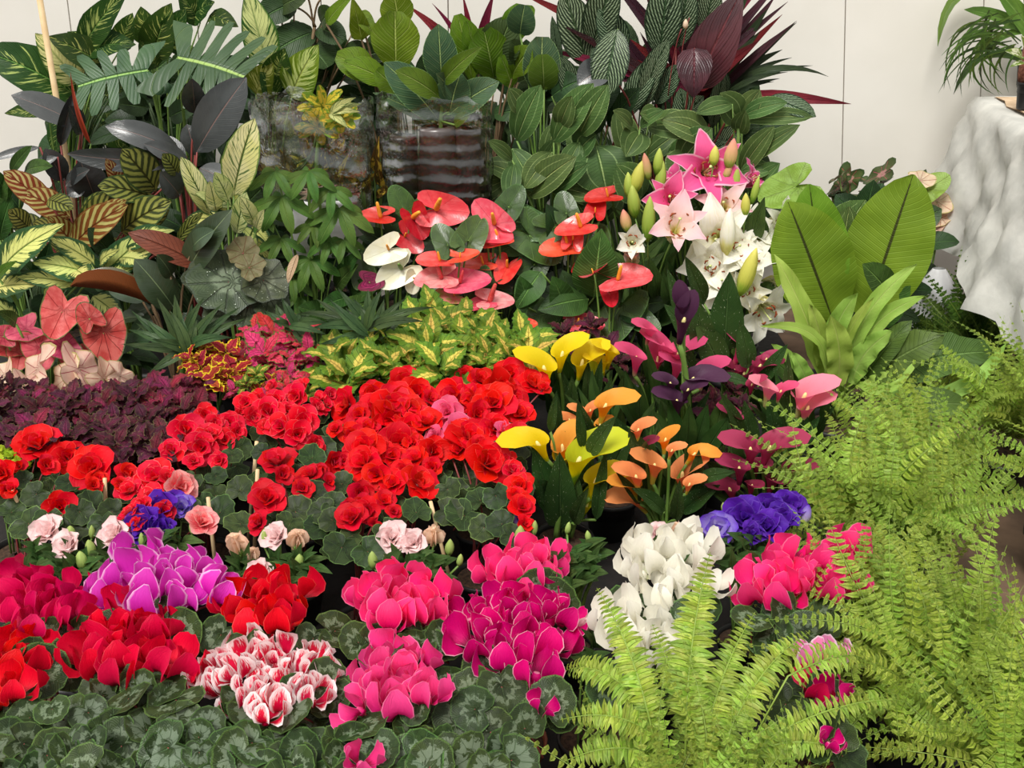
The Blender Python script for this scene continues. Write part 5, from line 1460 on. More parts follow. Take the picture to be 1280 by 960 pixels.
rndfill(p, 18, 460, 350, 80, 40, 'darkgreen', 32, 55)

# caladiums at left ----------------------------------------------------
p = Plant('caladium', 'bright coral-pink caladium with a heart leaf at left, beside the rosy one', 'plant', 55, 470, 2.62, pot=(.08, .13))
for a in [(78, 390, 36, 'caladium_pink', 250), (32, 412, 24, 'caladium_pink', 210), (14, 432, 24, 'caladium_rose', 200), (26, 440, 24, 'caladium_pink', 260), (50, 436, 30, 'caladium_pink', 280), (78, 434, 26, 'caladium_rose', 330), (4, 420, 20, 'caladium_rose', 180), (12, 395, 20, 'green', 180)]:
    if a[3] == 'green': p.leaf(a[0] + 8, a[1] + 10, a[0] - 16, a[1] - 6, 20, 'green'); continue
    p.disc(a[0], a[1], a[2], a[3], 'calad', ang=a[4], wave=.10, wk=4, fold=.15)
p = Plant('caladium', 'deep rose caladium with one round dark-veined leaf', 'plant', 132, 470, 2.62, pot=(.07, .13))
p.disc(130, 416, 38, 'caladium_rose', 'calad', ang=285, wave=.06, wk=5, up=.2)
p.disc(112, 398, 22, 'caladium_rose', 'calad', ang=120, wave=.06)
p.disc(98, 446, 22, 'caladium_pink', 'calad', ang=200, wave=.08)
rndfill(p, 8, 110, 440, 60, 26, 'darkgreen', 26, 40)
p = Plant('caladium', 'peach-cream caladium with wavy flat leaves edging the dark coleus', 'plant', 70, 500, 2.48, pot=(.07, .13))
for a in [(6, 470, 26, 200), (46, 462, 40, 180), (100, 462, 40, 10), (84, 472, 34, 200), (130, 474, 30, 340), (150, 470, 24, 10), (30, 480, 24, 250)]:
    p.disc(a[0], a[1], a[2], 'caladium_peach', 'calad', ang=a[3], wave=.14, wk=5, tilt=R.uniform(40, 58), up=.9, curl=.1)

# coleus ----------------------------------------------------------------
def coleus(label, cx, cy, rx, ry, n, mat, size=1.0, tiers=3, lab2=None, potm='black_plastic', mats=None, Yo=0.):
    p = Plant('coleus', label, 'plant', cx, cy + ry + 30, YR(cy) + Yo, pot=(.065, .11), potm=potm)
    for i in range(n):
        r = math.sqrt((i + .5) / n); a = i * 2.39996 + R.uniform(-.2, .2)
        px, py = cx + rx * r * math.cos(a), cy + ry * r * math.sin(a)
        pos = P(px, py, YR(py) + Yo + R.uniform(-.02, .02)) + np.array([0, 0, R.uniform(-.012, .008)])
        whorl(p, pos, R.choice(mats) if mats else mat, size * R.uniform(.8, 1.2), n=nrm(((px - cx) / rx * .3, -.35, 1)), tiers=tiers)
    return p
coleus('wine-red frilled coleus at the left edge under the peach caladium', 30, 506, 50, 26, 14, 'coleus_wine', .85, mats=['coleus_wine', 'coleus_dark', 'coleus_wine'])
coleus('wine-red frilled coleus in the middle of the dark coleus bed', 120, 506, 52, 26, 14, 'coleus_wine', .85, mats=['coleus_wine', 'coleus_dark', 'coleus_wine'])
coleus('wine-red frilled coleus nearest the gold and red coleus', 208, 500, 50, 26, 14, 'coleus_wine', .85, mats=['coleus_wine', 'coleus_dark', 'coleus_wine'])
coleus('dark purple-brown coleus front left, behind the scarlet begonias', 40, 545, 52, 20, 12, 'coleus_dark', .9, mats=['coleus_wine', 'coleus_dark', 'coleus_dark'])
coleus('dark purple-brown coleus in front of the wine bed, centre', 128, 552, 50, 24, 12, 'coleus_dark', .95)
coleus('dark purple-brown coleus beside the coral begonias', 200, 548, 36, 26, 10, 'coleus_dark', .95)
coleus('gold-edged red coleus beneath the left dracaena', 262, 456, 34, 26, 9, 'coleus_gold', .95)
coleus('pink coleus with thin green rims, taller one next to the dracaena', 345, 436, 46, 28, 10, 'coleus_pink', 1.15)
coleus('salmon and green coleus just behind the coral begonias', 340, 482, 56, 18, 13, 'coleus_pink', .62, mats=['coleus_pink', 'coleus_gold', 'coleus_green'])
coleus('yellow-green coleus with cream hearts, left one of the row', 452, 450, 44, 26, 7, 'coleus_green', 1.6)
coleus('yellow-green coleus with cream hearts, middle and tallest one', 548, 420, 60, 26, 9, 'coleus_green', 1.7)
coleus('yellow-green coleus with cream hearts nearest the red begonias', 530, 456, 42, 22, 6, 'coleus_green', 1.5)
coleus('yellow-green coleus with cream hearts, right one beside the yellow callas', 622, 440, 42, 32, 9, 'coleus_green', 1.35)
coleus('dark wine coleus hidden behind the yellow calla lilies', 725, 440, 60, 36, 12, 'coleus_dark', .8, Yo=.12)
coleus('dark wine coleus behind the dark purple calla lilies', 905, 490, 50, 30, 8, 'coleus_dark', .7, Yo=.12)
coleus('lime-yellow coleus peeking out at the left edge behind the red begonias', 10, 574, 30, 14, 7, 'coleus_lime', .5)

# ================================================================ anthuriums
def heartleaf(p, L):
    for a in L:
        p.disc(a[0], a[1], a[2] * 1.1, 'anthurium', Y=p.Y + .09, outl='heart', ang=a[3], fold=.16, cup=.05, wave=.05, wk=3, sx=.9, up=.35, tilt=R.uniform(-15, 15))
p = Plant('anthurium', 'anthurium with dark red glossy spathes left of the white one', 'plant', 490, 400, 3.04, pot=(.08, .14))
anthurium(p, 476, 272, 27, 'spathe_red', 190, tilt=-52, spl=.7, up=.9)
anthurium(p, 545, 262, 36, 'spathe_coral', 355, tilt=0, spl=.7, up=.1)
anthurium(p, 516, 272, 26, 'spathe_red', 300, tilt=30, fold=.8, spl=.9)
anthurium(p, 506, 296, 25, 'spathe_red', 320, spl=.4, up=.2)
heartleaf(p, [(530, 268, 26, 240), (505, 262, 26, 120), (538, 300, 30, 300), (468, 320, 26, 90), (555, 310, 30, 330)])
rndfill(p, 8, 500, 330, 40, 30, 'darkgreen', 32, 50)
p = Plant('anthurium', 'cream-white anthurium with two open spathes', 'plant', 492, 430, 2.94, pot=(.07, .13))
anthurium(p, 486, 312, 29, 'spathe_white', 205, spl=.4, up=.2, sp='spadix_orange')
anthurium(p, 502, 336, 32, 'spathe_white', 215, spl=.55, up=.0, sp='stem_green')
anthurium(p, 520, 348, 18, 'spathe_white', 250, tilt=40, fold=.8)
heartleaf(p, [(455, 345, 24, 100), (540, 370, 26, 300)])
p.disc(462, 352, 18, 'coleus_wine', 'calad', up=.2)
p = Plant('anthurium', 'salmon-pink anthurium whose pale spathes lean left', 'plant', 560, 430, 2.9, pot=(.08, .14))
anthurium(p, 550, 326, 26, 'spathe_coral', 190, tilt=-50, spl=.45, up=.9)
anthurium(p, 575, 322, 22, 'spathe_orange', 10, tilt=-55, spl=.3, up=1)
anthurium(p, 552, 348, 30, 'spathe_pink', 200, tilt=-25, spl=.7, sp='spathe_coral')
anthurium(p, 575, 354, 34, 'spathe_rose', 20, tilt=-40, spl=.5, sp='spathe_coral')
anthurium(p, 568, 370, 24, 'spathe_greenpink', 180, tilt=-30, spl=.3)
anthurium(p, 612, 377, 27, 'spathe_pink', 10, tilt=-40, spl=.9, sp='spathe_coral')
anthurium(p, 606, 380, 22, 'spathe_rose', 200, tilt=-50, spl=.2, sp='spathe_coral')
heartleaf(p, [(586, 300, 30, 60), (596, 356, 30, 280), (560, 306, 26, 120), (600, 385, 30, 300), (580, 392, 26, 240)])
rndfill(p, 8, 570, 370, 50, 24, 'darkgreen', 32, 50)
p = Plant('anthurium', 'coral anthurium with an upright spathe in front of the right sleeve', 'plant', 620, 430, 3.0, pot=(.08, .14))
anthurium(p, 618, 280, 33, 'spathe_rose', 130, tilt=0, spl=.6, up=.1)
anthurium(p, 608, 294, 30, 'spathe_coral', 335, tilt=-38, spl=.4)
anthurium(p, 624, 300, 28, 'spathe_orange', 190, tilt=-48, spl=.5, up=.8)
anthurium(p, 604, 330, 26, 'spathe_orange', 185, tilt=-50, spl=.4, up=.9)
anthurium(p, 634, 334, 25, 'spathe_orange', 250, tilt=-10, spl=.5)
heartleaf(p, [(655, 280, 34, 340), (640, 320, 28, 300), (636, 258, 26, 60), (660, 300, 30, 200)])
rndfill(p, 10, 640, 350, 40, 36, 'darkgreen', 34, 54)
p = Plant('anthurium', 'orange-red anthurium between the dark gap and the lilies', 'plant', 715, 440, 2.98, pot=(.08, .14))
anthurium(p, 760, 246, 26, 'spathe_red', 190, tilt=-52, spl=.4, up=1, Y=3.08)
anthurium(p, 744, 266, 22, 'spathe_red', 80, tilt=-30, spl=.3, Y=3.05)
anthurium(p, 726, 284, 29, 'spathe_orange', 200, tilt=-42, spl=.65)
anthurium(p, 710, 310, 32, 'spathe_orange', 200, tilt=-48, spl=.5)
anthurium(p, 716, 300, 22, 'spathe_coral', 80, tilt=-10, spl=.4)
anthurium(p, 720, 337, 9, 'spathe_red', 80, tilt=0, spl=.2)
heartleaf(p, [(708, 266, 24, 100), (662, 294, 40, 320), (690, 285, 30, 20), (700, 360, 34, 190), (740, 320, 36, 80), (668, 330, 30, 60)])
for a in [(742, 372, 752, 286, 60), (704, 382, 690, 345, 34), (735, 374, 672, 388, 44), (660, 385, 650, 345, 32), (676, 340, 646, 386, 38)]:
    p.leaf(*a, ('rubber_green' if False else 'green'), 'ovate', fold=(10, 10))
rndfill(p, 12, 700, 340, 50, 46, 'darkgreen', 36, 56)
p = Plant('anthurium', 'pink-red anthurium beside the cream lily with big glossy leaves', 'plant', 760, 450, 2.86, pot=(.08, .14))
anthurium(p, 742, 342, 30, 'spathe_rose', 120, tilt=58, spl=.2)
anthurium(p, 772, 350, 38, 'spathe_rose', 10, tilt=-44, spl=.5, up=.5)
anthurium(p, 762, 368, 18, 'spathe_red', 280, tilt=-10, spl=.1)
anthurium(p, 722, 408, 30, 'spathe_rose', 340, tilt=-42, spl=.4)
anthurium(p, 660, 405, 12, 'spathe_orange', 340, tilt=-20, spl=.2)
heartleaf(p, [(706, 384, 40, 200), (774, 385, 46, 240), (740, 395, 30, 300), (680, 398, 30, 250), (800, 400, 24, 320)])
rndfill(p, 10, 730, 390, 60, 26, 'anthurium', 10, 10) if False else rndfill(p, 12, 730, 395, 70, 24, 'darkgreen', 34, 50)

# ================================================================ lilies
p = Plant('oriental_lily', 'pink lily with white-edged petals at the top of the lily clump', 'plant', 860, 420, 3.08, pot=(.09, .16))
lily_flower(p, 880, 216, 3.05, 98, 'lily_pink', face=(.05, -1, .45))
lily_flower(p, 838, 252, 3.0, 80, 'lily_pink', face=(-.2, -1, .5), open_=.7)
lily_flower(p, 892, 250, 3.06, 62, 'lily_wine', face=(.2, -.8, -.3), open_=.8)
lily_flower(p, 930, 228, 3.12, 60, 'lily_pink', face=(.8, -.4, .5), open_=.8)
lily_flower(p, 850, 232, 3.1, 60, 'lily_pink', face=(-.7, -.5, .5), open_=.8)
for a in [(786, 232, 34, 13, 'bud_lily', -6), (797, 222, 44, 17, 'bud_lilyyellow', 14), (808, 208, 34, 12, 'bud_lilypink', -12), (823, 202, 34, 13, 'bud_lily', 2), (826, 224, 46, 15, 'bud_lily', 4), (893, 195, 26, 13, 'bud_lilyyellow', 2), (914, 192, 38, 18, 'bud_lilypink', 6), (919, 230, 46, 15, 'bud_lily', 2), (944, 238, 36, 10, 'bud_lily', 10), (910, 214, 22, 10, 'bud_lilypink', 20)]:
    bud(p, a[0], a[1], 3.0, a[2], a[3], a[4], a[5])
for a in [(815, 280, 790, 300, 14), (850, 300, 838, 240, 14), (880, 290, 870, 250, 14), (900, 280, 940, 244, 20), (930, 290, 962, 240, 20), (800, 300, 770, 262, 16), (900, 330, 918, 262, 16)]:
    p.leaf(*a, 'lily_leaf', 'lance', pet=False)
rndfill(p, 20, 850, 300, 60, 50, 'lily_leaf', 18, 55, 'lance', a0=90, spread=80)
p = Plant('oriental_lily', 'cream lily with one pink-flushed trumpet and a tall green bud', 'plant', 810, 430, 2.96, pot=(.08, .16))
lily_flower(p, 790, 304, 2.9, 68, 'lily_white', face=(-.1, -1, .35), open_=.45)
lily_flower(p, 790, 326, 2.92, 63, 'lily_creampink', face=(-.1, -.5, .9), open_=.3)
lily_flower(p, 843, 292, 2.88, 101, 'lily_creampink', face=(.05, -.8, .8), open_=.7)
bud(p, 811, 274, 2.86, 58, 17, 'bud_lily', 0); bud(p, 792, 252, 2.95, 42, 16, 'bud_lily', -8)
bud(p, 782, 276, 2.95, 30, 14, 'bud_lilypink', -14)
for a in [(822, 372, 810, 318, 22), (830, 368, 834, 326, 16), (826, 340, 800, 352, 18), (836, 376, 828, 340, 20), (838, 330, 848, 312, 12)]:
    p.leaf(*a, 'lily_leaf', 'lance', pet=False)
rndfill(p, 20, 815, 370, 40, 40, 'lily_leaf', 20, 60, 'lance', a0=90, spread=80)
p = Plant('oriental_lily', 'white lily clump with many open blooms beside the lime bird nest fern', 'plant', 920, 450, 2.98, pot=(.09, .16))
lily_flower(p, 904, 262, 3.0, 77, 'lily_creampink', face=(-.2, -.9, .6), open_=.9)
lily_flower(p, 900, 300, 2.95, 108, 'lily_white', face=(-.35, -1, .3))
lily_flower(p, 928, 292, 2.98, 82, 'lily_white', face=(.3, -.7, .7), open_=.7)
lily_flower(p, 892, 330, 2.9, 89, 'lily_white', face=(-.3, -.9, .2), open_=.9)
lily_flower(p, 932, 330, 2.92, 94, 'lily_white', face=(.2, -.8, .9), open_=.6)
lily_flower(p, 946, 378, 2.85, 103, 'lily_white', face=(.25, -.8, -.25), open_=.8)
lily_flower(p, 880, 366, 2.9, 70, 'lily_white', face=(-.4, -.9, 0), open_=.8)
lily_flower(p, 966, 280, 3.0, 77, 'lily_white', face=(.5, -.9, .2), open_=.8)
lily_flower(p, 962, 352, 2.94, 54, 'lily_white', face=(.8, -.7, .1), open_=.6)
for a in ((916, 312, 2.9, 80, (.1, -1, .5), .6), (900, 350, 2.88, 74, (-.1, -.9, .3), .8), (940, 310, 2.96, 70, (.5, -.8, .4), .6), (925, 355, 2.88, 80, (.1, -.9, -.1), .7)):
    lily_flower(p, a[0], a[1], a[2], a[3], 'lily_white', face=a[4], open_=a[5])
bud(p, 910, 290, 2.84, 60, 20, 'lily_white', 0, name='flower_bud'); bud(p, 935, 340, 2.8, 64, 20, 'bud_lilyyellow', 14); bud(p, 932, 256, 2.9, 30, 12, 'bud_lilyyellow', -4)
p.leaf(922, 268, 964, 300, 26, 'lily_leaf', 'ovate', pet=False); p.leaf(955, 300, 948, 260, 16, 'lily_leaf', 'lance', pet=False)
for a in [(940, 300, 956, 246, 26), (960, 320, 975, 300, 20), (950, 360, 975, 358, 14), (905, 350, 900, 300, 16)]:
    p.leaf(*a, 'lily_leaf', 'lance', Y=2.96, pet=False)
rndfill(p, 18, 925, 380, 40, 50, 'lily_leaf', 20, 60, 'lance', a0=90, spread=90)

# ================================================================ lime broad-leaved plants
p = Plant('birds_nest_fern', 'broad lime-green banana-like leaves with dark midribs at right', 'plant', 1045, 470, 2.92, pot=(.1, .16))
p.leaf(1040, 320, 1082, 250, 60, 'medinilla', 'ellip', Y=3.02)
p.leaf(1050, 330, 1062, 258, 46, 'medinilla', 'ellip', Y=3.0)
for a in [(1030, 390, 1012, 230, 78, .02), (1080, 402, 1142, 218, 108, .02), (1042, 404, 985, 252, 104, .03)]:
    p.leaf(*a[:5], 'bird_nest', 'ellip', arch=a[5], fold=(10, 10), wave=.03, wn=4, nu=16, petm='stem_lime', dy=.02)
p.leaf(1110, 372, 1078, 330, 40, 'green', 'ellip'); p.leaf(1100, 410, 1135, 340, 40, 'green', 'ellip', Y=2.95)
p.disc(994, 234, 42, 'lime_heart', 'heart', ang=200, Y=3.05, up=.6)
rndfill(p, 8, 1080, 380, 50, 30, 'darkgreen', 34, 60)
p = Plant('birds_nest_fern', 'fountain of wavy lime strap leaves with pale midribs at right', 'plant', 1050, 500, 2.66, pot=(.09, .15))
for a in [(1028, 470, 968, 318, 34, .03, 0), (1030, 470, 1012, 380, 30, .02, 0), (1040, 460, 1072, 366, 34, .02, .06), (1046, 470, 1092, 372, 18, .02, .0), (1060, 462, 1146, 330, 30, .06, .10), (1070, 465, 1156, 370, 28, .06, .10),
          (1045, 480, 1038, 395, 40, .02, 0), (1030, 480, 950, 408, 18, .1, -.2), (1065, 480, 1116, 414, 36, .02, .04), (1070, 478, 1148, 444, 14, .1, -.3), (1080, 480, 1258, 428, 26, .06, -.22), (1090, 486, 1170, 502, 22, .06, -.2),
          (1080, 492, 1120, 470, 30, .04, 0), (1010, 485, 965, 430, 20, .04, -.05), (1012, 490, 990, 440, 26, .04, 0)]:
    p.leaf(*a[:4], a[4] * .82, 'lime_wavy', 'strap', arch=a[5] * 1.5, side=-a[6] + R.uniform(-.07, .07), wave=.16, wn=3.5, fold=(12, 12), petm='stem_lime', nu=14)
for a in [(1075, 480, 1140, 400, 34), (1090, 470, 1240, 440, 60), (1100, 505, 1200, 500, 40), (1000, 490, 950, 440, 30), (1090, 470, 1180, 420, 50)]:
    p.leaf(*a, 'green_wavy', 'strap', Y=2.72, arch=.10, wave=.1, wn=3.5, nu=12, hang=.1)
p.leaf(1090, 520, 1212, 506, 46, 'green_wavy', 'ellip', Y=2.56, arch=.16)
# ================================================================ begonias
_bl = {}
def leafbank(mat, outl, pet, key=None, **kw):
    if mat not in _bl:
        _bl[mat] = [polar(outl, mats=(mat, pet), pet=(R.uniform(-.3, .3), -.25, -1.5), prad=.05, nth=26, nr=3, rng=random.Random(i), **kw) for i in range(5)]
    return _bl[mat]
def mound(p, pts, mat, outl, pet='stem_red', up=.8, s0=1.0, dY=0., jit=.6, tilt=0., **kw):
    bank = leafbank(mat, outl, pet, **kw)
    for (px, py, r) in pts:
        Y = YR(py) + dY + R.uniform(-.02, .03)
        pos = P(px, py, Y); n = nrm(nrm(CAM - pos) + np.array([R.uniform(-jit, jit), R.uniform(-jit, jit), up]))
        a = R.uniform(0, 6.28)
        p.inst('leaf', bank[R.randrange(5)], pos, n, (math.cos(a), math.sin(a) - .3, -.3), r * mpp(px, py, Y) * s0)
def ring(cx, cy, rx, ry, n, r0, r1, inner=.15):
    out = []
    for i in range(n):
        q = math.sqrt(inner ** 2 + (1 - inner ** 2) * (i + .5) / n); a = i * 2.39996 + R.uniform(-.3, .3)
        out.append((cx + rx * q * math.cos(a), cy + ry * q * math.sin(a), R.uniform(r0, r1)))
    return out

def begonia(label, cx, cy, fl, mat, leaves=(), fillr=(45, 30, 14), stakes=(), Yo=0., mats=None, potm='black_plastic', lmat='begonia_leaf', dz=0):
    p = Plant('begonia', label, 'plant', cx, cy + 60, YR(cy + 12) + Yo, pot=(.06, .1), potm=potm)
    for i, f in enumerate(fl):
        px, py, sz = f[0], f[1], f[2]
        m_ = f[3] if len(f) > 3 else mat
        Y = YR(py) + Yo + R.uniform(-.015, .015) - .02
        pos = P(px, py, Y)
        n = nrm(nrm(CAM - pos) * R.uniform(.15, .9) + np.array([(px - cx) / 60 * .4 + R.uniform(-.5, .5), R.uniform(-.4, .1), R.uniform(.1, 1.0)]))
        s = sz * mpp(px, py, Y) * 1.12
        if sz < 20: rose_flower(p, pos, n, m_, s * 1.3, 'begonia', 'stem_red', (2, 2, 2))
        else: rose_flower(p, pos, n, m_, s, 'begonia', 'stem_red')
    if leaves: mound(p, leaves, lmat, 'bego', dY=Yo + .0, s0=.88, cup=.12, wave=.07, wk=5)
    rx, ry, n = fillr
    mound(p, ring(cx, cy + 14, rx * 1.05, ry * 1.1, int(n * 1.7), 13, 22), 'begonia_leaf', 'bego', dY=Yo + .07, s0=.9, cup=.12, wave=.07, wk=5)
    for st in stakes: stake(p, st[0], st[1], st[2], st[3], YR(st[1]) + Yo - .03, 5)
    return p
begonia('scarlet begonia with flat ruffled blooms at the far left', 30, 604, [(50, 560, 54), (85, 574, 40), (58, 583, 28), (5, 592, 34), (24, 583, 18), (16, 612, 18), (75, 634, 42), (100, 580, 20), (30, 560, 26), (8, 612, 20)], 'red_scarlet',
        [(86, 604, 18), (45, 618, 20), (36, 655, 28), (15, 640, 20), (30, 600, 14), (60, 650, 20)], (45, 34, 16), [(15, 612, 24, 632)])
begonia('scarlet begonia beside a short cane, next to the coral begonia', 118, 620, [(116, 588, 54), (158, 596, 34), (116, 608, 22), (122, 600, 26), (150, 606, 20), (130, 575, 22)], 'red_scarlet',
        [(115, 632, 24), (100, 640, 20), (140, 640, 20), (128, 655, 20), (90, 660, 24)], (40, 34, 14), [(131, 598, 132, 628)])
begonia('coral-rose begonia just behind the purple lisianthus', 192, 620, [(195, 600, 48), (163, 616, 36), (192, 624, 34), (224, 612, 46, 'pink_salmon'), (165, 643, 32), (252, 656, 40, 'pink_salmon'), (210, 600, 26), (178, 632, 26), (172, 655, 26), (205, 640, 30)], 'red_coral',
        [(270, 620, 20), (275, 640, 24), (240, 640, 20), (255, 628, 16)], (50, 32, 14), [(260, 622, 263, 650)])
begonia('coral begonia with pointed blooms at the edge of the dark coleus', 248, 560, [(232, 540, 42), (215, 566, 32), (257, 520, 28), (268, 533, 28), (287, 530, 32), (252, 560, 42), (282, 550, 26), (275, 576, 24), (308, 505, 30), (315, 523, 28), (242, 578, 24), (296, 540, 22), (262, 545, 30), (300, 518, 20)], 'red_coral',
        [(270, 595, 16), (300, 560, 18), (290, 570, 16), (240, 600, 16)], (48, 26, 14), [(321, 552, 319, 575)])
begonia('coral begonia in the back row beneath the pink coleus', 375, 530, [(335, 517, 40), (352, 535, 34), (378, 527, 40), (371, 543, 36), (392, 556, 26), (412, 495, 22), (397, 500, 18), (342, 485, 22), (372, 497, 32), (377, 484, 22), (345, 500, 24), (360, 515, 26), (396, 512, 24), (408, 508, 18), (335, 535, 26), (325, 500, 24)], 'red_coral',
        [(417, 547, 22), (390, 572, 20), (327, 565, 14), (404, 560, 18), (330, 478, 10), (400, 520, 14)], (46, 30, 16))
begonia('crimson begonia with small canes in the middle of the begonias', 365, 605, [(347, 582, 48), (390, 596, 34), (377, 608, 24), (410, 604, 18), (335, 627, 48), (415, 577, 28), (428, 577, 18), (325, 655, 30), (352, 594, 26), (378, 612, 26), (330, 612, 26), (400, 590, 22)], 'red_crimson',
        [(392, 622, 28), (417, 630, 20), (370, 640, 26), (427, 605, 20), (362, 655, 22), (300, 612, 20), (300, 655, 22), (405, 640, 22)], (52, 38, 18), [(322, 587, 321, 612), (350, 620, 355, 640)], mats=None)
begonia('big scarlet begonia full of blooms in front of the green coleus', 480, 515, [(437, 507, 44), (467, 492, 34), (490, 515, 60), (505, 482, 48), (520, 495, 44), (537, 500, 24), (482, 530, 52), (530, 532, 46), (460, 537, 30), (440, 545, 30), (420, 538, 22), (512, 537, 34), (470, 510, 36), (500, 500, 40), (515, 515, 40), (450, 520, 30), (496, 545, 30)], 'red_scarlet', [(448, 480, 14), (440, 530, 14)], (50, 26, 10))
begonia('scarlet begonia with tall stems in the centre of the picture', 500, 580, [(457, 562, 50), (457, 582, 48), (472, 594, 38), (500, 555, 50), (490, 572, 34), (520, 576, 34), (540, 566, 40), (522, 606, 46), (492, 607, 36), (480, 628, 28), (475, 560, 30), (516, 556, 28), (505, 590, 30), (540, 585, 26)], 'red_scarlet',
        [(545, 600, 16), (500, 640, 24), (520, 640, 22)], (54, 36, 14), [(538, 627, 545, 655)])
begonia('dark crimson begonia low in front of the scarlet ones', 450, 650, [(450, 617, 34), (442, 650, 42), (460, 640, 34), (492, 640, 20), (467, 655, 16), (455, 632, 28), (436, 636, 26)], 'red_crimson',
        [(427, 685, 28), (460, 690, 24), (400, 660, 24), (485, 665, 24), (440, 670, 20), (415, 650, 20)], (46, 34, 14))
begonia('scarlet begonia with three pink blooms near the yellow callas', 600, 530, [(570, 497, 46), (592, 502, 40), (617, 507, 52), (620, 487, 48), (600, 478, 36), (635, 472, 44), (665, 482, 40), (617, 537, 40), (630, 543, 30, 'pink_soft'), (560, 517, 38, 'pink_soft'), (575, 540, 42, 'pink_soft'), (546, 547, 30, 'pink_soft'), (640, 500, 36), (650, 520, 36), (648, 545, 34), (595, 520, 36), (640, 490, 30), (582, 470, 26), (655, 470, 26), (680, 486, 16)], 'red_scarlet', [(625, 560, 16)], (56, 28, 12))
begonia('scarlet begonia nearest the yellow calla lilies', 600, 590, [(585, 552, 58), (607, 582, 60), (575, 565, 34), (640, 590, 30, 'red_coral'), (650, 610, 36), (652, 636, 34), (655, 655, 22), (645, 620, 26), (560, 560, 26), (632, 575, 24, 'red_coral'), (600, 560, 34)], 'red_scarlet',
        [(560, 612, 20), (580, 645, 30), (627, 655, 22), (620, 620, 20), (600, 625, 22), (560, 640, 22), (605, 660, 22), (640, 670, 20)], (56, 40, 18))

# ================================================================ calla lilies
def callaplant(label, cx, cy, Y, flowers, leaves, fill=12, lm='calla_leaf', fr=(40, 26)):
    p = Plant('calla_lily', label, 'plant', cx, cy, Y, pot=(.07, .12))
    for f in flowers:
        kw = f[6] if len(f) > 6 else {}
        calla(p, f[0], f[1] + f[2] * .04, f[2] * (1.3 if f[3] == 'calla_mauve' else 1.14), f[3], f[4], f[5], Y=Y - .04 + R.uniform(-.04, .03), **kw)
    for l in leaves:
        p.leaf(*l[:5], l[5] if len(l) > 5 else lm, 'ovate', wave=.05, wn=2, fold=(16, 16), arch=.05)
    rndfill(p, fill, cx, cy - 40, fr[0], fr[1], 'calla_plain', 16, 55, 'lance', a0=90, spread=45, dY=.05)
    return p
callaplant('yellow calla lily at the back, four blooms above the red begonias', 715, 540, 2.46,
           [(680, 458, 56, 'calla_yellow', -8, 170), (703, 440, 50, 'calla_yellow', 6, 20), (728, 450, 50, 'calla_yellow', 8, 30, dict(tipl=.6)), (762, 440, 42, 'calla_yellow', 4, 200), (752, 452, 34, 'calla_yellow', -10, 190), (746, 462, 34, 'calla_yellowgreen', 0, 100)],
           [(725, 530, 700, 460, 14), (735, 525, 735, 450, 18), (715, 530, 715, 470, 20), (750, 530, 765, 470, 18), (700, 530, 688, 500, 16), (744, 500, 752, 448, 14)], 16)
callaplant('yellow calla lily with speckled leaves in front of the cane', 705, 650, 2.1,
           [(672, 552, 54, 'calla_yellow', -24, 180, dict(tipl=.8)), (703, 556, 48, 'calla_orange', -8, 40), (724, 572, 78, 'calla_yellowgreen', 12, 15, dict(tipl=.7, flare=.4)), (745, 598, 54, 'calla_yellow', 8, 0, dict(tipl=.7)), (734, 628, 46, 'calla_yellowgreen', 14, 60, dict(flare=.2, tipl=.2)), (700, 570, 36, 'calla_yellow', 10, 60)],
           [(690, 640, 666, 556, 34), (700, 660, 700, 565, 44), (685, 625, 672, 600, 30), (715, 650, 720, 590, 30), (745, 650, 758, 560, 18), (688, 540, 696, 488, 12), (728, 560, 722, 500, 14), (736, 570, 770, 520, 24), (718, 655, 735, 610, 20)], 16)
callaplant('orange-peach calla lily at the back between yellow and dark callas', 765, 580, 2.3,
           [(757, 505, 50, 'calla_orange', 10, 0, dict(tipl=.7)), (727, 516, 30, 'calla_peach', 0, 190), (712, 524, 32, 'calla_peach', -14, 200), (738, 512, 26, 'calla_peach', 0, 10), (750, 530, 26, 'calla_orange', 0, 0)],
           [(740, 560, 722, 500, 18), (745, 560, 740, 510, 18), (775, 560, 776, 510, 20), (770, 580, 745, 530, 26), (790, 580, 768, 520, 30), (760, 600, 788, 540, 34), (700, 560, 697, 492, 12)], 14)
callaplant('orange calla lily with many trumpets in front of the dark purple callas', 825, 650, 2.08,
           [(798, 536, 34, 'calla_peach', 0, 0), (832, 548, 40, 'calla_orange', 0, 0, dict(tipl=.15)), (840, 562, 26, 'calla_peach', 10, 0), (818, 580, 52, 'calla_peach', 0, 190), (868, 566, 34, 'calla_orange', 24, 0, dict(tipl=.9)), (853, 590, 54, 'calla_peach', -4, 10), (795, 594, 44, 'calla_peach', -10, 180), (790, 606, 44, 'calla_orange', -16, 190), (794, 622, 50, 'calla_peach', -34, 180), (862, 604, 30, 'calla_peach', 8, 0), (806, 556, 24, 'calla_mauve', 0, 0)],
           [(806, 586, 786, 535, 30), (868, 620, 874, 562, 22), (850, 640, 900, 606, 26), (830, 640, 790, 610, 24), (806, 560, 812, 550, 10), (870, 600, 920, 590, 20), (800, 630, 770, 590, 14), (845, 650, 850, 600, 18)], 16)
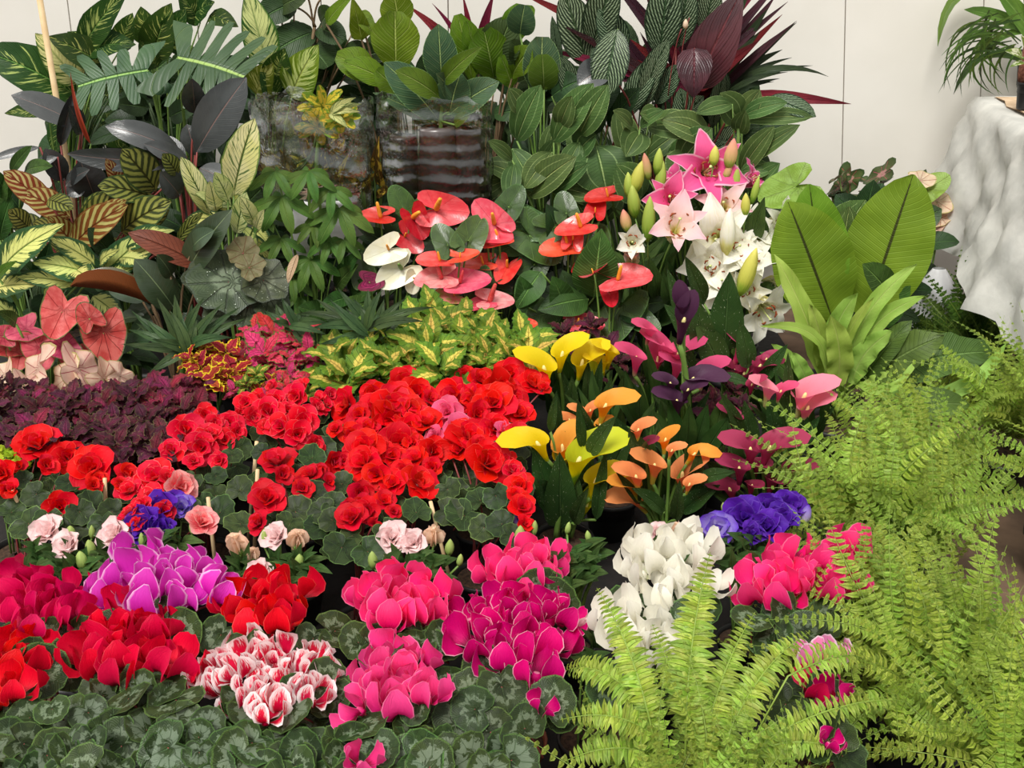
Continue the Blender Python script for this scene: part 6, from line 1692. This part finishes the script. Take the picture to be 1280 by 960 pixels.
callaplant('pink calla lily cluster in the middle right', 825, 540, 2.5,
           [(795, 446, 46, 'calla_pink', 0, 190), (812, 412, 36, 'calla_pink', 6, 200, dict(tipl=.7)), (830, 434, 50, 'calla_pink', 12, 190, dict(tipl=.7)), (848, 440, 50, 'calla_pink', 4, 0), (846, 456, 44, 'calla_pink', 4, 200), (880, 464, 46, 'calla_pink', 4, 0), (822, 446, 34, 'calla_pink', 0, 100)],
           [(822, 500, 808, 430, 14), (790, 520, 782, 462, 16), (800, 530, 800, 480, 22), (830, 520, 835, 470, 22), (770, 530, 778, 470, 14)], 16, 'calla_plain')
callaplant('near-black purple calla lily below the pink cluster', 855, 600, 2.34,
           [(866, 472, 46, 'calla_black', 20, 0, dict(tipl=.9)), (846, 500, 46, 'calla_black', -4, 190, dict(tipl=.6)), (838, 478, 34, 'calla_black', -10, 180), (860, 486, 34, 'calla_black', 10, 0), (855, 398, 62, 'calla_black', 4, 60, dict(flare=.1, tipl=.1)), (852, 380, 50, 'calla_black', -8, 90, dict(flare=.1, tipl=.1))],
           [(850, 560, 835, 500, 22), (870, 560, 885, 505, 24), (890, 555, 908, 492, 26), (840, 560, 815, 512, 20), (860, 560, 862, 505, 22), (880, 570, 912, 520, 26)], 18, 'calla_plain')
p = callaplant('calla lily with broad white-speckled leaves and a mauve bloom beneath the white lilies', 920, 540, 2.56,
           [(926, 436, 46, 'calla_pink', 16, 190, dict(tipl=.5)), (930, 466, 36, 'calla_mauve', 0, 0), (950, 456, 34, 'calla_mauve', 20, 0), (918, 462, 26, 'calla_mauve', 0, 180), (958, 448, 24, 'calla_mauve', 10, 0)],
           [(880, 380, 856, 320, 24), (905, 440, 912, 340, 46), (860, 420, 834, 336, 22), (880, 440, 868, 370, 34), (865, 425, 830, 380, 26), (900, 460, 870, 400, 40), (935, 460, 925, 400, 26), (900, 470, 940, 480, 16), (950, 480, 985, 430, 20), (870, 470, 840, 420, 20)], 20)
callaplant('bright pink calla lily beside the lime fern, two large blooms', 990, 580, 2.34,
           [(1006, 492, 60, 'calla_lightpink', 8, 0, dict(tipl=.45)), (1010, 508, 48, 'calla_lightpink', 4, 0), (960, 486, 44, 'calla_lightpink', 0, 190), (976, 488, 30, 'calla_pink', 6, 0), (918, 520, 34, 'calla_mauve', 0, 180), (940, 480, 24, 'calla_mauve', 0, 0)],
           [(985, 545, 985, 440, 20), (970, 555, 960, 500, 24), (995, 550, 1010, 520, 26), (940, 560, 930, 500, 24), (960, 560, 972, 520, 24), (930, 550, 900, 490, 18), (1000, 560, 1025, 520, 18)], 18, fr=(50, 26))
callaplant('mauve-rose calla lily above the purple lisianthus', 945, 640, 2.12,
           [(938, 560, 46, 'calla_mauve', -6, 180, dict(tipl=.7)), (962, 558, 50, 'calla_mauve', 8, 0, dict(tipl=.7)), (924, 584, 42, 'calla_mauve', -8, 190), (945, 580, 40, 'calla_mauve', 0, 280), (912, 610, 38, 'calla_mauve', -20, 180), (990, 586, 42, 'calla_mauve', 10, 330), (966, 600, 40, 'calla_mauve', 4, 280), (940, 606, 30, 'calla_mauve', 0, 280), (985, 606, 24, 'calla_mauve', 4, 0)],
           [(940, 600, 935, 576, 14), (960, 620, 975, 590, 18), (905, 600, 882, 576, 18), (925, 640, 890, 616, 22), (900, 620, 884, 590, 16)], 12, 'calla_plain')

# ================================================================ lisianthus
def lisi(label, cx, cy, fl, buds_=(), leaves=8, rx=40, Yo=0., ry=20):
    p = Plant('lisianthus', label, 'plant', cx, cy + 40, YR(cy) + Yo, pot=(.05, .09))
    for f in fl:
        Y = YR(f[1]) + Yo; pos = P(f[0], f[1], Y)
        kind = f[4] if len(f) > 4 else 'lisi'
        n = nrm(np.array([R.uniform(-.4, .4), -.75, 1.0])) if kind == 'lisi' else nrm(np.array([R.uniform(-.2, .2), -.2, 1]))
        s = f[2] * mpp(f[0], f[1], Y) * 1.25 * (1 if kind == 'lisi' else 1.7)
        pos = pos - n * .012
        rose_flower(p, pos, n, f[3], s, kind, 'stem_green', (5, 4, 3) if kind == 'lisi' else (4, 2, 1))
    for b in buds_: bud(p, b[0], b[1], YR(b[1]) + Yo, b[2], b[3], b[4] if len(b) > 4 else 'bud_green', R.uniform(-10, 10))
    bank = leafbank('lisi_leaf', 'round', 'stem_green')
    leaves = int(leaves * 1.5)
    for i in range(leaves):
        a = R.uniform(0, 6.28); q = math.sqrt(R.random())
        bx, by = cx + rx * .7 * q * math.cos(a), cy + 18 + ry * q * math.sin(a)
        d = R.uniform(-.3, 3.44)
        p.leaf(bx, by, bx + 30 * math.cos(d) * R.uniform(.7, 1.2), by - 24 * math.sin(d) * R.uniform(.6, 1.2), R.uniform(11, 17), 'lisi_leaf', 'ovate', Y=YR(by) + Yo + .006 * p.n + .07, pet=(i % 3 == 0), fold=(14, 14), arch=.12)
    return p
lisi('pale pink lisianthus with buds at the left, two open roses', 70, 690, [(62, 666, 44, 'lisi_pink'), (88, 684, 40, 'lisi_pink')], [(113, 685, 24, 14), (102, 700, 26, 16), (115, 665, 20, 8), (88, 664, 16, 12)], 26, 60)
lisi('pale pink lisianthus beside the purple one', 140, 690, [(146, 670, 42, 'lisi_pink')], [(148, 690, 24, 14), (163, 684, 22, 12), (120, 705, 20, 12)], 20, 45)
lisi('deep violet lisianthus with one white-throated bloom at left', 200, 670, [(186, 662, 50, 'lisi_purple'), (203, 640, 46, 'lisi_purple'), (228, 636, 36, 'lisi_bicolor'), (215, 632, 34, 'lisi_purple'), (205, 665, 40, 'lisi_purple')], [(214, 662, 26, 12), (178, 676, 24, 10, 'bud_green'), (240, 660, 20, 8)], 22, 48)
lisi('cream-budded lisianthus between purple and red cyclamen', 305, 705, [(299, 684, 34, 'lisi_peach', 'bud'), (316, 694, 22, 'lisi_peach', 'bud')], [], 14, 36)
lisi('blush lisianthus with one peach bud at centre left', 360, 700, [(347, 672, 36, 'lisi_pink'), (371, 678, 32, 'lisi_peach', 'bud'), (328, 716, 34, 'lisi_pink')], [(330, 672, 26, 12), (374, 700, 18, 12)], 30, 52)
lisi('blush lisianthus trio with a peach bud in the middle front', 520, 700, [(490, 674, 42, 'lisi_pink'), (517, 680, 40, 'lisi_pink'), (542, 674, 30, 'lisi_peach', 'bud')], [(466, 700, 26, 13), (562, 684, 24, 12), (575, 700, 18, 9)], 34, 58)
lisi('lisianthus with a single lavender bud beside the calla leaves', 655, 690, [(650, 650, 22, 'lisi_lavender', 'bud')], [(650, 668, 26, 14), (668, 660, 22, 9)], 16, 36)
lisi('leafy green lisianthus in bud in front of the yellow calla', 715, 690, [], [(710, 660, 18, 8), (735, 670, 16, 8)], 36, 50, ry=30)
lisi('pink-edged lisianthus with a cream bud behind the white cyclamen', 835, 690, [(822, 668, 30, 'lisi_pink'), (848, 664, 24, 'lisi_peach', 'bud')], [], 16, 46)
lisi('violet lisianthus at right, one bloom with a white star', 935, 680, [(895, 664, 46, 'lisi_bicolor'), (930, 650, 52, 'lisi_purple'), (962, 640, 44, 'lisi_purple'), (985, 634, 42, 'lisi_purple'), (958, 662, 44, 'lisi_purple'), (976, 650, 40, 'lisi_purple'), (940, 668, 30, 'lisi_purple')], [(1008, 642, 26, 14, 'lisi_bicolor'), (904, 634, 14, 6)], 22, 60)
lisi('lisianthus hidden at the front with one blush bud beside the fern', 735, 800, [(732, 782, 26, 'lisi_pink', 'bud')], [], 8, 24)

# ================================================================ cyclamen
def cyclamen(label, cx, cy, rx, ry, n, mat, fs=1.15, leaves=(), Yo=0., extra=(), lmat='cyclamen_leaf', droop=(), potm='black_plastic', leafrad=(22, 38)):
    p = Plant('cyclamen', label, 'plant', cx, cy + ry + 40, YR(cy + 14) + Yo, pot=(.055, .09), potm=potm)
    n = int(round(n * .8)) if n < 20 else n; fs *= .98 if mat != 'cyc_white' else .92; rx *= .95; ry *= .95
    for i in range(n):
        q = math.sqrt((i + .4) / n); a = i * 2.39996 + R.uniform(-.25, .25)
        px, py = cx + (rx - 16) * q * math.cos(a), cy + 14 + (ry - 12) * q * math.sin(a)
        Y = YR(py) + Yo + R.uniform(-.015, .015)
        cyc_flower(p, P(px, py, Y), mat, ((cy - py) / ry * .35 + R.uniform(-.25, .2), (px - cx) / rx * .5 + R.uniform(-.2, .2)), fs * R.uniform(.9, 1.12))
    for e in extra:
        Y = YR(e[1]) + Yo - .02
        cyc_flower(p, P(e[0], e[1], Y), e[2] if len(e) > 2 else mat, (R.uniform(-.2, .2), e[4] if len(e) > 4 else R.uniform(-.4, .4)), e[3] if len(e) > 3 else fs, n=e[5] if len(e) > 5 else 5)
    for L in leaves:
        mound(p, ring(*L[:4], int(L[4] * .6 + .5), *leafrad), L[5] if len(L) > 5 else lmat, 'cycl', up=.6, jit=1.0, dY=Yo, cup=.10, wave=.06, wk=4)
    return p
cyclamen('crimson cyclamen at the far left behind the scarlet one', 52, 752, 72, 56, 11, 'cyc_crimson', 1.1, [(60, 815, 60, 26, 12)])
cyclamen('orchid-purple cyclamen with pale petal edges', 208, 726, 90, 56, 13, 'cyc_purple', 1.2, [(200, 790, 70, 20, 8)])
cyclamen('scarlet cyclamen between the purple and the striped one', 334, 752, 62, 46, 9, 'cyc_scarlet', 1.1, [(330, 800, 60, 20, 8), (408, 790, 22, 20, 4)])
cyclamen('hot pink cyclamen in the centre with rounded petals', 500, 752, 68, 44, 10, 'cyc_hot', 1.1, [(500, 806, 66, 20, 12)])
cyclamen('hot pink cyclamen behind the magenta one', 655, 708, 64, 38, 9, 'cyc_hot', 1.1, [(655, 745, 60, 16, 6)])
cyclamen('white cyclamen standing behind the front fern', 838, 712, 62, 66, 9, 'cyc_white', 1.12, [(830, 770, 60, 24, 12)], extra=[(808, 700, 'cyc_white', 1.1), (885, 735, 'cyc_white', .9)])
cyclamen('bright pink cyclamen beside the right-hand ferns', 1000, 716, 78, 52, 13, 'cyc_hot', 1.15, [(990, 780, 66, 22, 12)], extra=[(1056, 690, 'cyc_hot', 1.1, .5)])
cyclamen('scarlet cyclamen cut by the left edge of the picture', 8, 832, 58, 56, 9, 'cyc_scarlet', 1.05, [(20, 900, 60, 36, 14), (40, 945, 60, 24, 10, 'cyclamen_silver')])
cyclamen('large crimson-red cyclamen at left above silver-marbled leaves', 168, 808, 74, 58, 12, 'cyc_red', 1.2, [(160, 895, 80, 36, 20, 'cyclamen_silver'), (150, 945, 90, 20, 14), (180, 865, 60, 20, 8)])
cyclamen('white and red striped frilly cyclamen at the front', 332, 842, 98, 62, 20, 'cyc_stripe', .84, [(320, 905, 90, 30, 16, 'cyclamen_silver'), (330, 945, 90, 20, 14), (400, 870, 36, 30, 8)])
cyclamen('pink cyclamen at the front with one pale drooping bloom', 498, 846, 62, 48, 10, 'cyc_pink', 1.0, [(500, 915, 80, 34, 20), (490, 950, 90, 16, 10, 'cyclamen_silver')], extra=[(452, 890, 'cyc_pink', .8, -.9, 4), (534, 878, 'cyc_pink', .9, .2), (450, 958, 'cyc_pink', .7, .2)])
cyclamen('magenta cyclamen with fine white petal edges', 645, 788, 84, 74, 17, 'cyc_mag', 1.12, [(640, 890, 70, 36, 16), (610, 860, 50, 24, 8)], extra=[(676, 888, 'cyc_mag', .6, .2, 4)], potm='terracotta_plastic')
cyclamen('white cyclamen low among the fronds of the front fern', 800, 790, 60, 44, 5, 'cyc_white', 1.15, [(790, 850, 50, 20, 6)], extra=[(828, 822, 'cyc_white', 1.1), (806, 832, 'cyc_white', .8), (775, 792, 'cyc_white', 1.1)])
cyclamen('pink and white cyclamen half hidden by the front fern', 1026, 815, 36, 24, 3, 'cyc_pinkwhite', .95, [(1030, 925, 44, 30, 8), (1000, 870, 40, 20, 5)], extra=[(1012, 868, 'cyc_crimson', .8), (1046, 878, 'cyc_mag', .8), (1034, 932, 'cyc_mag', .5)], lmat='begonia_leaf')
for i, (cx, cy) in enumerate([(70, 975), (250, 980), (420, 985), (590, 985)]):
    cyclamen(('leafy cyclamen without blooms along the bottom edge, leftmost', 'leafy cyclamen without blooms at the bottom under the red one', 'leafy cyclamen without blooms at the bottom under the striped one', 'leafy cyclamen without blooms at the bottom beside the brown pot')[i], cx, cy - 20, 60, 30, 0, 'cyc_red', 1, [(cx, cy - 22, 80, 34, 18, 'cyclamen_silver' if i % 2 else 'cyclamen_leaf')])
# ================================================================ Boston ferns
p = Plant('boston_fern', 'front lime-green Boston fern with tall upright fronds before the white cyclamen', 'fern', 860, 985, 1.16, pot=(.085, .13))
for a in [(858, 900, 888, 690, 30, 30, -.02, .03), (812, 900, 746, 735, 24, 26, .06, -.04), (830, 905, 700, 842, 24, 24, .16, -.10), (880, 930, 944, 765, 24, 24, .05, .04), (826, 930, 700, 900, 24, 22, .16, -.12), (905, 930, 1012, 790, 26, 26, .08, .06),
          (870, 920, 815, 780, 22, 22, .08, .0), (930, 940, 1145, 878, 20, 28, .12, .06), (985, 845, 1086, 832, 22, 22, .10, .04), (840, 950, 700, 955, 24, 22, .14, -.1), (920, 950, 1060, 940, 24, 22, .12, .1)]:
    hero_frond(p, a[0], a[1], a[2], a[3], 1.2, min(YR(a[3]), 1.38) if a[3] < 880 else 1.2, a[4], a[5], a[6], -a[7] * 1.0)
fern_bush(p, 90, (.2, .33), elev=(18, 85), az=(0, 360), lift=.02)
fern_bush(p, 22, (.16, .24), elev=(0, 40), az=(180, 360), lift=.08)
ferns = [('Boston fern at the right middle spilling over its neighbours', 1100, 660, 1.98, 95, (.26, .42)),
         ('Boston fern behind the right-hand ferns, below the strap leaves', 1130, 590, 2.3, 80, (.2, .33)),
         ('Boston fern at the lower right with long layered fronds', 1150, 860, 1.5, 90, (.24, .40)),
         ('Boston fern cut by the right edge of the picture, lower one', 1262, 930, 1.3, 70, (.22, .36)),
         ('Boston fern between the bright pink cyclamen and the lower right fern', 1070, 790, 1.66, 50, (.2, .3)),
         ('Boston fern at the right edge beside the bare floor', 1345, 610, 2.1, 46, (.22, .34))]
for lab, cx, cy, Y, n, rad in ferns:
    p = Plant('boston_fern', lab[0].lower() + lab[1:] if False else lab, 'fern', cx, cy, Y, pot=(.085, .13))
    fern_bush(p, int(n * 1.25), rad, elev=(4, 82), lift=.03)
p = Plant('boston_fern', 'Boston fern with airy fronds at the right edge under the cloth corner', 'fern', 1262, 530, 2.5, pot=(.085, .13))
fern_bush(p, 90, (.26, .42), elev=(5, 80), lift=.05)
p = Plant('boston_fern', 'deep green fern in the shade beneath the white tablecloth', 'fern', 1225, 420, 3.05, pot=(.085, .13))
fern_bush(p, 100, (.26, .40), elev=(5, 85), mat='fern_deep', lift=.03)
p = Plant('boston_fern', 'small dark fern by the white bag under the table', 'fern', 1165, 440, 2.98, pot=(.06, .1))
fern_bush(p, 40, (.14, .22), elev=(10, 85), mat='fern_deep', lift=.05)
